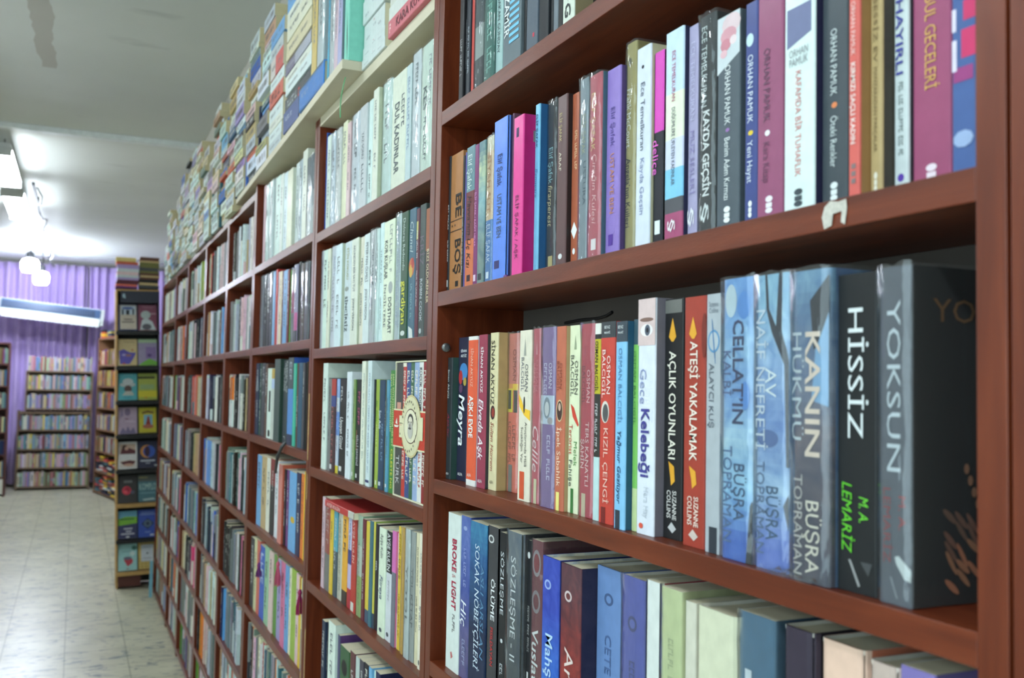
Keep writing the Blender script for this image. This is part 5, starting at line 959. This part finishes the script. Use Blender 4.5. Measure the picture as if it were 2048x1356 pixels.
while y < 7.25:
    ln = rs.uniform(.195, .235)
    if y + ln > 7.3: break
    z = PLANK + .0006 if y < 3.865 else EYE + .657
    if y < 3.86 < y + ln: z = PLANK + .0006
    top = EYE + rs.choice([1.00, 1.08, 1.13, 1.17, 1.2]) - (.1 if y > 6.2 else 0)
    x = .535 if y < 3.86 else L - .012
    while z < top:
        t = rs.choice([.018, .024, .028, .034, .042, .05]); d = rs.uniform(-.012, .012)
        l2 = ln - rs.uniform(0, .025)
        lbook(x + rs.uniform(-.012, .01), y + .004, y + .004 + l2, z, t - .0004, .135, PAL[rs.choice(PB)])
        z += t
    y += ln + .012
    if rs.random() < .3:
        c = PAL[rs.choice(['blue', 'navy', 'white', 'teal'])]; t = .02
        if y + t < 7.3:
            zb = PLANK + .0006 if y < 3.86 else EYE + .657
            sb.box((L - .012, y, zb), (L + .12, y + t, zb + .23), gcol(c)); y += t + .008

# ------------------------------------------------------------------ far end of the shop
def far_case(name, loc, rotz, wid, hgt, levels, label, depth=.26, mat=None, bothsides=True):
    r = empty(name, loc, (0, 0, rotz)); tag(r, label, 'bookcase', 'bookcases at the far end')
    m = mat or flat_mat('old_brown_shelving', (112, 92, 72), 0.6, vary=.12, scale=12)
    for xx in (0, wid - .02): boxobj('side_panel', (xx, 0, 0), (xx + .02, depth, hgt), m, r)
    for z in levels: boxobj('shelf', (.02, 0.004, z - .02), (wid - .02, depth - .01, z), m, r)
    boxobj('back_panel', (.02, depth - .01, .02), (wid - .02, depth, hgt - .01), m, r)
    return r
def far_fill(loc, rotz, wid, levels, cols, hgt=.2, sparse=0.0):
    ca, sa = math.cos(rotz), math.sin(rotz)
    for z in levels:
        x = .024
        while x < wid - .03:
            t = rs.choice([.012, .016, .02, .026, .03]); t = min(t, wid - .022 - x)
            h = rs.uniform(.17, hgt); c = rs.choice(cols); c = PAL.get(c, c); c = tuple(max(0, min(255, v + rs.randint(-15, 15))) for v in c)
            y0 = rs.uniform(.006, .02); k = len(sb.v)
            pts = [(x, y0), (x + t - .0006, y0), (x + t - .0006, .14), (x, .14)]
            W_ = [(loc[0] + px * ca - py * sa, loc[1] + px * sa + py * ca) for px, py in pts]
            sb.v += [(px, py, loc[2] + z + .0005) for px, py in W_] + [(px, py, loc[2] + z + h) for px, py in W_]
            cc = gcol(c); pg = gcol((206, 198, 168)); c2 = rs.choice(cols); c2 = gcol(PAL.get(c2, c2)) if rs.random() < .4 else cc
            for f, q in (((0, 1, 5, 4), cc), ((1, 2, 6, 5), cc), ((2, 3, 7, 6), pg), ((3, 0, 4, 7), cc), ((4, 5, 6, 7), pg), ((3, 2, 1, 0), pg)):
                sb.f.append(tuple(k + j for j in f)); sb.c.append(q)
            # label patch on the spine
            k = len(sb.v); f0, f1 = rs.uniform(.1, .4), rs.uniform(.5, .85); e = .0006
            a_, b_ = (x + t * .2, y0 - e), (x + t * .8, y0 - e)
            qs = [(loc[0] + px * ca - py * sa, loc[1] + px * sa + py * ca) for px, py in (a_, b_)]
            sb.v += [(*qs[0], loc[2] + z + h * f0), (*qs[1], loc[2] + z + h * f0), (*qs[1], loc[2] + z + h * f1), (*qs[0], loc[2] + z + h * f1)]
            sb.f.append((k, k + 1, k + 2, k + 3)); sb.c.append(c2)
            x += t
FM = [(176, 150, 160), (160, 150, 180), (130, 160, 190), (170, 176, 178), (150, 180, 166), (190, 170, 172), (190, 180, 150), (176, 130, 144), (190, 196, 196), (130, 134, 138), (96, 130, 140), (110, 140, 176), (170, 116, 104), (186, 170, 100), (150, 140, 176), (90, 110, 156), (110, 140, 100), (160, 144, 116), (120, 80, 90), (96, 100, 110)]
lvA = [.30, .55, .82, 1.06]; lvB = [.04]
loc = (-.68, 14.40, 0)
far_case('bookcase', loc, 0, .90, 1.05, [.05, .30, .545, .80, 1.03], 'low brown bookcase in front of the lilac curtain, full of pastel paperbacks')
far_fill(loc, 0, .90, [.05, .30, .545, .80], FM)
loc2 = (-.60, 14.46, 1.0505)
far_case('bookcase', loc2, 0, .82, .53, [.03, .285, .53], 'upper brown shelf unit stacked on the low bookcase, curtain behind', depth=.22)
far_fill(loc2, 0, .82, [.03, .285, .531], FM)
# side bookcase turned towards the aisle
p0 = Vector((.26, 13.96)); p1 = Vector((.49, 12.86)); dv = p1 - p0; ang = math.atan2(dv.y, dv.x); wl = dv.length
loc3 = (p0.x, p0.y, 0)
far_case('bookcase', loc3, ang, wl, 2.02, [.04, .30, .56, .84, 1.12, 1.40, 1.67, 2.02], 'tall brown bookcase turned to the aisle, beyond the display stand', mat=flat_mat('mid_brown_shelving', (120, 84, 58), .6))
far_fill(loc3, ang, wl, [.56, .84, 1.12, 1.40, 1.67], ['maroon', 'dark red', 'tan', 'navy', 'lilac', 'yellow', 'pale grey', 'teal', 'red', 'purple', 'olive'])
# flat stacks in its two lowest compartments and on top
ca, sa = math.cos(ang), math.sin(ang)
def turned_stack(x0, x1, z, n):
    for k in range(n):
        t = rs.uniform(.012, .022); cc = gcol(PAL[rs.choice(['black', 'white', 'red', 'navy', 'yellow', 'teal', 'coral', 'dark grey'])]); y0 = rs.uniform(.004, .03)
        P = [(x0 + rs.uniform(0, .01), y0), (x1, y0), (x1, .15), (x0, .15)]; W_ = [(loc3[0] + px * ca - py * sa, loc3[1] + px * sa + py * ca) for px, py in P]; kk = len(sb.v)
        sb.v += [(px, py, z) for px, py in W_] + [(px, py, z + t) for px, py in W_]
        for f in ((0, 1, 5, 4), (1, 2, 6, 5), (2, 3, 7, 6), (3, 0, 4, 7), (4, 5, 6, 7), (3, 2, 1, 0)): sb.f.append(tuple(kk + j for j in f)); sb.c.append(cc)
        z += t + .0006
for z in (.0405, .3005):
    for q in range(5): turned_stack(.03 + q * .21, .22 + q * .21, z, rs.randint(8, 11))
turned_stack(.05, .25, 2.0205, 6); turned_stack(.4, .6, 2.0205, 5); turned_stack(.8, 1.0, 2.0205, 7)
# cabinet cut by the frame
loc4 = (-1.66, 13.75, 0)
far_case('bookcase', loc4, 0, .90, 1.92, [.24, .52, .80, 1.10, 1.38, 1.66, 1.92], 'dark red brown bookcase at the far side of the aisle, cut by the picture edge', mat=flat_mat('dark_red_shelving', (84, 44, 40), .5))
far_fill(loc4, 0, .90, [.24, .52, .80, 1.10, 1.38, 1.66], ['maroon', 'tan', 'teal', 'dark red', 'navy', 'cream', 'grey', 'olive', 'purple'])
boxobj('base_door', (.022, .002, .03), (.878, .018, .215), flat_mat('white_door', (200, 200, 192), .5), bpy.data.objects[[o.name for o in bpy.data.objects if o.get('label', '').startswith('dark red brown')][0]])

# display stand with face-out books
def stand():
    Y = 7.52; tilt = math.radians(2.0)
    r = empty('display_stand', (.317, Y, 0), (0, 0, 0)); r.rotation_euler = (0, -tilt, 0)
    tag(r, 'narrow wooden display stand with black ledges and face-out paperbacks', 'stand')
    wd = .295
    tan = flat_mat('stand_wood', (176, 140, 84), .6, vary=.12, scale=20)
    edge = EYE
    zs = [.118, .345, .60, .842, 1.092, 1.335, 1.585, 1.838]
    top = 2.13
    boxobj('side_panel', (0, 0.03, 0), (.012, .26, top), tan, r); boxobj('side_panel', (wd - .012, .03, 0), (wd, .26, top), BLACK, r)
    boxobj('back_panel', (.012, .245, 0), (wd - .012, .26, top), BLACK, r)
    for z in zs:
        boxobj('ledge', (.0, -.004, z - .026), (wd, .245, z), tan if z in (zs[0], zs[2]) else BLACK, r, bevel=.002)
        boxobj('back_rest', (.012, .092, z), (wd - .012, .10, z + .20), BLACK, r)
    boxobj('header', (.03, .012, top - .085), (wd - .004, .03, top), flat_mat('header_navy', (34, 38, 54), .4), r)
    mb = MB(); mb.poly([(.045, .0112, top - .05), (.065, .0112, top - .055), (.058, .0112, top - .02), (.042, .0112, top - .025)], gcol((150, 176, 190))); mb.build('logo', INK, r)
    boxobj('drawer_front', (.014, .02, .012), (.165, .034, .088), flat_mat('red_brown_drawer', (84, 40, 32), .5), r)
    boxobj('top_panel', (0, .03, top), (wd, .26, top + .012), tan, r)
    covers = [
     ((196, 190, 176), 'cream with dark blue border and winter scene', [(rect(0, 1, 0, 1), (52, 66, 110)), (rect(.1, .97, .03, .96), (190, 180, 166)), (rect(.15, .92, .06, .40), (190, 206, 220)), (rect(.2, .3, .2, .4), (60, 66, 80)), (rect(.42, .6, .22, .4), (50, 56, 66)), (rect(.75, .85, .18, .4), (70, 76, 84)), (ell(.5, .15, .3, .05), (90, 110, 170)), (rect(.3, .75, .56, .60), (90, 80, 80)), (rect(.2, .85, .66, .70), (90, 80, 80))]),
     ((136, 84, 104), 'mauve cover with a pale seated figure', [(ell(.4, .4, .26, .16), (176, 190, 190)), ([(.1, .98), (.2, .6), (.45, .52), (.75, .66), (.95, .98)], (190, 200, 204)), (ell(.45, .86, .25, .12), (96, 96, 104)), (rect(.2, .9, .06, .09), (176, 130, 146)), (rect(.3, .8, .12, .14), (176, 130, 146)), (rect(.65, .95, .34, .37), (200, 170, 180))]),
     ((206, 186, 140), 'sand yellow cover with a violet wave', [([(.05, .45), (.3, .38), (.6, .5), (.95, .52), (.8, .75), (.6, .95), (.1, .95)], (96, 88, 170)), (ell(.55, .62, .16, .05), (150, 110, 110)), (ell(.3, .6, .1, .04), (170, 160, 206)), (rect(.3, .9, .1, .12), (150, 130, 100)), (ell(.75, .42, .05, .03), (176, 60, 60)), (ell(.3, .93, .08, .03), (176, 60, 60))]),
     ((160, 150, 180), 'greyish lilac cover with green grass', [(rect(0, 1, 0, .14), (170, 196, 160)), (rect(.1, .9, .07, .1), (190, 210, 180)), (rect(.4, .95, .3, .75), (140, 120, 170)), ([(0, 1), (.25, .88), (.6, .74), (1, .86), (1, 1)], (120, 180, 80)), (ell(.6, .62, .12, .07), (100, 80, 130))]),
     ((86, 166, 176), 'turquoise cover with a pale statue head', [(ell(.5, .42, .42, .09), (176, 186, 186)), (ell(.52, .30, .28, .12), (186, 194, 194)), (ell(.52, .58, .2, .14), (96, 80, 76)), ([(.2, .82), (.4, .66), (.7, .66), (.85, .82)], (176, 176, 166)), (rect(.3, .8, .05, .07), (150, 200, 206)), (rect(.3, .7, .88, .9), (60, 120, 140))]),
     ((166, 176, 84), 'olive yellow cover with a dark title block', [(rect(.03, .9, .05, .09), (120, 140, 70)), (rect(.0, .9, .12, .2), (60, 64, 40)), (rect(.1, .85, .42, .6), (146, 170, 120)), (rect(.0, 1, .66, .9), (206, 196, 60)), (ell(.4, .92, .06, .03), (190, 120, 50))]),
     ((176, 156, 176), 'pale mauve cover with a blurred figure', [(ell(.5, .18, .16, .14), (126, 110, 136)), ([(.2, .0), (.3, .3), (.1, .4)], (140, 126, 156)), ([(.05, 1), (.25, .75), (.4, .9), (.5, .7), (.65, .9), (.8, .75), (.95, 1)], (120, 110, 140)), (rect(.35, .55, .42, .45), (110, 50, 70)), (rect(.4, .9, .52, .55), (200, 180, 200))]),
     ((196, 186, 60), 'yellow cover with a red figure on blue', [(rect(0, 1, 0, 1), (60, 56, 40)), (rect(.04, .96, .03, .97), (190, 180, 56)), (rect(.3, .75, .3, .72), (120, 176, 200)), ([(.38, .72), (.5, .36), (.58, .36), (.68, .72)], (150, 60, 50)), (ell(.52, .74, .3, .08), (170, 100, 80)), ([(.2, .2), (.5, .14), (.85, .2), (.8, .26), (.5, .22), (.22, .27)], (110, 80, 50))]),
     ((206, 206, 206), 'white cover with two dark red portraits', [(rect(.1, .92, .08, .45), (196, 170, 150)), ([(.12, .45), (.2, .25), (.5, .2), (.92, .32), (.92, .45)], (96, 50, 54)), (ell(.35, .2, .14, .09), (70, 50, 44)), (ell(.45, .24, .1, .07), (200, 160, 140)), (rect(.1, .92, .68, .94), (206, 196, 186)), ([(.1, .74), (.6, .68), (.92, .72), (.8, .85), (.3, .86)], (90, 46, 50)), (ell(.55, .85, .25, .05), (190, 150, 130))]),
     ((52, 54, 76), 'dark cover with a sun and moon disc', [(ell(.48, .38, .36, .24, 28), (206, 140, 60)), (ell(.58, .38, .32, .22, 28), (60, 90, 170)), (ell(.48, .38, .14, .2), (60, 40, 60)), (rect(.12, .88, .70, .75), (190, 196, 206)), (rect(.38, .62, .80, .83), (170, 176, 190)), (rect(.85, 1, .88, .93), (200, 206, 206))]),
     ((58, 56, 56), 'black cover with a red rose', [(ell(.45, .55, .24, .16), (196, 56, 76)), (ell(.5, .52, .14, .1), (156, 36, 56)), (ell(.4, .6, .1, .05), (220, 90, 100)), (rect(.3, .75, .18, .27), (110, 112, 112)), (ell(.75, .62, .12, .06), (84, 84, 100))]),
     ((76, 116, 126), 'teal cover with pale big capitals', [(rect(0, 1, 0, .25), (90, 96, 92)), (rect(.05, .5, .08, .12), (160, 150, 100)), (rect(.1, .9, .66, .69), (120, 160, 166)), ([(.2, .9), (.8, .86), (.9, .93), (.3, .96)], (170, 190, 190))]),
     ((58, 60, 96), 'blue sky over green field and violet', [(rect(0, 1, 0, .3), (110, 170, 196)), ([(0, .28), (.4, .2), (1, .22), (1, .46), (0, .52)], (120, 176, 60)), (rect(.1, .85, .27, .32), (60, 110, 60)), (rect(.3, .75, .62, .66), (200, 200, 214)), (rect(.4, .7, .72, .76), (200, 200, 214)), (rect(.15, .85, .81, .85), (200, 200, 214)), (ell(.5, .94, .1, .03), (214, 214, 220))]),
     ((58, 84, 170), 'royal blue cover with a dark diamond emblem', [(rect(.15, .85, .08, .1), (150, 170, 214)), (rect(.1, .9, .14, .18), (130, 150, 206)), ([(.15, .5), (.5, .3), (.85, .5), (.5, .72)], (44, 60, 96)), (ell(.5, .5, .2, .13), (90, 110, 130)), (ell(.5, .5, .1, .07), (50, 60, 80)), (rect(.35, .65, .8, .82), (150, 170, 214)), (ell(.72, .92, .12, .03), (206, 214, 220))]),
     ((160, 206, 206), 'pale aqua cover with a red strawberry shape', [([(.3, .62), (.5, .5), (.78, .62), (.75, .74), (.5, .86)], (186, 66, 80)), (ell(.5, .56, .22, .06), (110, 110, 130)), (ell(.85, .2, .14, .08), (70, 120, 110)), (ell(.75, .4, .14, .08), (206, 224, 220)), (rect(.2, .7, .3, .32), (110, 150, 160)), (ell(.5, .94, .1, .02), (170, 120, 110))]),
     ((186, 160, 90), 'straw patterned cover with a pale label', [(ell(.1 + .2 * (k % 5), .06 + .1 * (k // 5), .08, .035), (206, 182, 110)) for k in range(50)] + [(rect(.15, .8, .12, .72), (200, 206, 212)), (rect(.25, .7, .2, .22), (130, 136, 140)), (rect(.25, .7, .6, .62), (130, 136, 140)), (ell(.48, .43, .07, .03), (90, 90, 100))]),
    ]
    r_ = Matrix.Translation(r.location) @ Matrix.Rotation(-tilt, 4, 'Y')
    for k, (c, lk, shp) in enumerate(covers):
        row_, cl = divmod(k, 2); z = zs[7 - row_]
        bw, bh = .128, .196; lean = math.radians(-13)
        lp = Vector((.0150 + cl * .1355, .030, z + .0055))
        wp = r_ @ lp
        tx = [('KOMPLO', .06, .95, .32, .56, (176, 206, 200))] if k == 11 else []
        o = make_book(wp, .014, bh, bw, c, cover=shp, covertxt=tx)
        o.rotation_euler = (lean, -tilt, 0)
        lab(o, [f'face-out paperback on the display stand, {lk}'], 'face-out paperbacks on the display stand')
    return r
stand()
# stacks of books on top of the stand go with the uncounted books
def tstack(x0, x1, y0, y1, z, n, cols, tr=(.012, .024)):
    for k in range(n):
        t = rs.uniform(*tr); c = gcol(PAL[rs.choice(cols)]); pg = gcol((190, 170, 120)); d = rs.uniform(-.006, .006)
        sb.box((x0 + d, y0, z), (x1 + d, y1, z + t), cols=[c, c, c, pg, c, c]); z += t + .0005
    return z
z = tstack(.245, .39, 7.56, 7.72, 2.1535, 11, ['pale pink', 'lilac', 'coral', 'maroon', 'purple', 'grey', 'pale grey', 'tan'])
sb.box((.235, 7.55, z), (.37, 7.70, z + .03), gcol((206, 186, 120)))
tstack(.40, .53, 7.56, 7.72, 2.158, 13, ['black', 'dark grey', 'olive', 'brown', 'black', 'tan'])
tag(sb.build('books', CLOTHM), 'uncounted paperbacks filling the farther shelves, the piles on top and the far end', 'books', kind='stuff')

# ------------------------------------------------------------------ small things
# air conditioner hanging over the far shelves
r = empty('air_conditioner', (-.95, 14.25, EYE + .83), (0, math.radians(5.0), 0)); tag(r, 'wide wall air conditioner with a dark louvre, hung before the lilac curtain', 'air conditioner')
acw = 1.27
boxobj('casing', (0, 0.02, -.02), (acw, .24, .20), flat_mat('ac_white', (190, 196, 196), .35), r, bevel=.01)
boxobj('lower_flap', (.03, 0.0, -.045), (acw - .05, .03, .06), flat_mat('ac_flap', (214, 222, 222), .15), r, bevel=.006)
boxobj('louvre_frame', (.02, 0.008, .075), (acw - .05, .022, .19), flat_mat('ac_blue', (60, 84, 120), .3), r)
mb = MB()
for k in range(40): mb.box((.04 + k * .028, .002, .082), (.052 + k * .028, .012, .165))
mb.build('louvre', DARK, r)
for yy in (.2, 1.0):
    boxobj('bracket', (yy, .24, .0), (yy + .04, .56, .16), DARK, r)

# tassels hanging from books on the fifth shelf of the third bookcase
def tassel(x, y, c, ln, label):
    p = on_x(x, y, L + .001); r = empty('bookmark_tassel', p); tag(r, label, 'bookmark', 'bookmark tassels')
    m = flat_mat('tassel_thread', c, .8, vary=.2, scale=200, mapscale=(20, 20, 1))
    mb = MB(); mb.tube([(0, 0, -.012), (0, 0, -.004), (0, 0, .004)], [.004, .006, .003], 8); mb.build('knot', m, r)
    mb = MB(); rr = random.Random(int(x))
    for k in range(26):
        a = rr.random() * 6.283; q = math.sqrt(rr.random()); e = ln * rr.uniform(.9, 1.05)
        mb.tube([(.003 * q * math.cos(a), .003 * q * math.sin(a), -.01), (min(.009, .009 * q * math.cos(a)), .011 * q * math.sin(a), -.01 - e * .6), (min(.008, .009 * q * math.cos(a)), .013 * q * math.sin(a), -.01 - e)], .0011, 4)
    mb.build('skirt', m, r)
    mb = MB(); mb.tube([(0, 0, .003), (.001, .002, .03), (.008, .002, .052)], .0009, 5); mb.build('cord', m, r)
tassel(556, 1126, (196, 90, 120), .055, 'dusty pink bookmark tassel in the middle of the fifth shelf')
tassel(600, 1182, (150, 30, 84), .050, 'crimson bookmark tassel near the end panel of the fifth shelf')
tassel(518, 1128, (110, 40, 110), .030, 'small purple bookmark tassel beside the blue book')
# dark strap hanging from the edge of the third shelf
p = on_x(568, 893, L - .002); q = on_x(551, 945, L - .004)
mb = MB(); mb.tube([(p.x + .004, p.y, p.z + .012), (p.x - .006, p.y, p.z), (p.x - .010, (p.y * .6 + q.y * .4), (p.z * .6 + q.z * .4)), (q.x, q.y, q.z)], [.004, .005, .005, .004], 8)
tag(mb.build('cable', CABLE), 'dark cable end dangling below the third shelf of the third bookcase', 'cable')
# wire on the back panel of the front bookcase
XB = L + DEPTH - .0085
pts = [on_x(x, y, XB) for x, y in ((1130, 646), (1160, 640), (1195, 637), (1212, 632), (1224, 624))]
mb = MB(); mb.tube([tuple(v) for v in pts], .0022, 6); tag(mb.build('wire', BLACK), 'thin black wire across the back of the third row, front bookcase', 'wire')
# torn paper tape on the second shelf edge
p = on_x(1672, 430, L)
rr = random.Random(4)
mb = MB(); X = -.0005
mb.v += [(X - .0008 * rr.random(), a, b) for a, b in ((.012, .008), (.006, .012), (-.004, .010), (-.012, .011), (-.013, .004), (-.011, -.009), (-.007, -.007), (-.008, .002), (.002, .001), (.004, -.008), (.012, -.010), (.015, .0))]
mb.f.append(tuple(range(12))); mb.c.append((1, 1, 1))
o = mb.build('paper_tape', flat_mat('torn_tape', (190, 184, 174), .7, vary=.15, scale=300)); o.location = p; sm = o.modifiers.new('t', 'SOLIDIFY'); sm.thickness = .0004
tag(o, 'torn scrap of whitish tape stuck to the second shelf edge', 'tape')
# crumpled film under the thick violet book
p = on_x(1575, 1150, L)
mb = MB(); rr = random.Random(8); nx, ny = 7, 12
for i in range(ny + 1):
    for j in range(nx + 1): mb.v.append((-.008 + .026 * j / nx, -.035 + .07 * i / ny, .0015 + rr.uniform(0, .006) * (1 if 0 < j < nx else .3)))
for i in range(ny):
    for j in range(nx): a = i * (nx + 1) + j; mb.f.append((a, a + 1, a + nx + 2, a + nx + 1)); mb.c.append((1, 1, 1))
o = mb.build('film_scrap', FILM, smooth=False); o.location = (L + .002, p.y, EYE + LV[1][3])
tag(o, 'crumpled clear plastic film sticking out under the thick violet book', 'film')
# blob of purple gum
p = on_x(1012, 552, L + .003); mb = MB(); mb.tube([(0, 0, 0), (0, 0, .002), (0, 0, .0035)], [.004, .0036, .0015], 10); o = mb.build('putty', flat_mat('purple_putty', (110, 70, 130), .6)); o.location = (p.x, p.y, EYE + LV[1][2])
tag(o, 'tiny purple lump of putty on the second shelf below the sky blue book', 'putty')
# book standing on the floor by the last bookcase
o = make_book((L - .035, 7.20, 0.0004), .022, .25, .02, (120, 176, 196), hard=True); lab(o, ['pale blue book standing on the floor against the last bookcase'], 'floor books')

# ------------------------------------------------------------------ lettering
fonts = bpy.data.curves
pend = []
for (o, t, h, w, s, kind) in TEXTS:
    if kind == 'cover': body, u0, u1, v0, v1, colr = s[:6]; shear = bold = 0; mode = 'C'
    else:
        body, a, b, hf, off, colr = s[:6]; shear = s[6] if len(s) > 6 else 0; bold = s[7] if len(s) > 7 else 0; mode = s[8] if len(s) > 8 else 'V'
    cu = bpy.data.curves.new('lettering', 'FONT'); cu.body = body; cu.size = 1.0; cu.resolution_u = 2; cu.shear = shear
    cu.offset = 0.012 * bold; cu.align_x = 'LEFT'
    to = bpy.data.objects.new('lettering_src', cu); C.objects.link(to); pend.append((to, cu, o, t, h, w, s, mode))
bpy.context.view_layer.update()
dg = bpy.context.evaluated_depsgraph_get()
for (to, cu, o, t, h, w, s, mode) in pend:
    me = bpy.data.meshes.new_from_object(to.evaluated_get(dg))
    n = len(me.vertices); co = [0.0] * (3 * n); me.vertices.foreach_get('co', co)
    xs = co[0::3]; ys = co[1::3]
    if not n: continue
    ax, bx, ay, by = min(xs), max(xs), min(ys), max(ys); asc = 0.73
    out = []
    if mode == 'C':
        _, u0, u1, v0, v1, colr = s[:6]
        for x, y in zip(xs, ys):
            u = u0 + (u1 - u0) * (x - ax) / (bx - ax); v = v1 + (v0 - v1) * (y - ay) / (by - ay)
            out += [u * w, -t / 2 - .0014, h * (1 - v)]
    elif mode == 'H':
        _, a, b, hf, off, colr = s[:6]
        for x, y in zip(xs, ys):
            u = .5 + off + hf * ((x - ax) / (bx - ax) - .5); v = b + (a - b) * (y - ay) / (by - ay)
            out += [-.0008, t / 2 - u * t, h * (1 - v)]
    else:
        _, a, b, hf, off, colr = s[:6]; k = t * hf / asc
        for x, y in zip(xs, ys):
            z = h * (1 - a) - h * (b - a) * (x - ax) / (bx - ax)
            out += [-.0008, -t * off - (y - asc / 2) * k, z]
    me.vertices.foreach_set('co', out)
    me.name = 'lettering'; me.materials.clear(); me.materials.append(INK)
    at = me.color_attributes.new('Col', 'FLOAT_COLOR', 'CORNER'); c = gcol(colr)
    at.data.foreach_set('color', [c[0], c[1], c[2], 1.0] * len(me.loops))
    me.update()
    lo = bpy.data.objects.new('lettering', me); C.objects.link(lo); lo.parent = o
    bpy.data.objects.remove(to); bpy.data.curves.remove(cu)
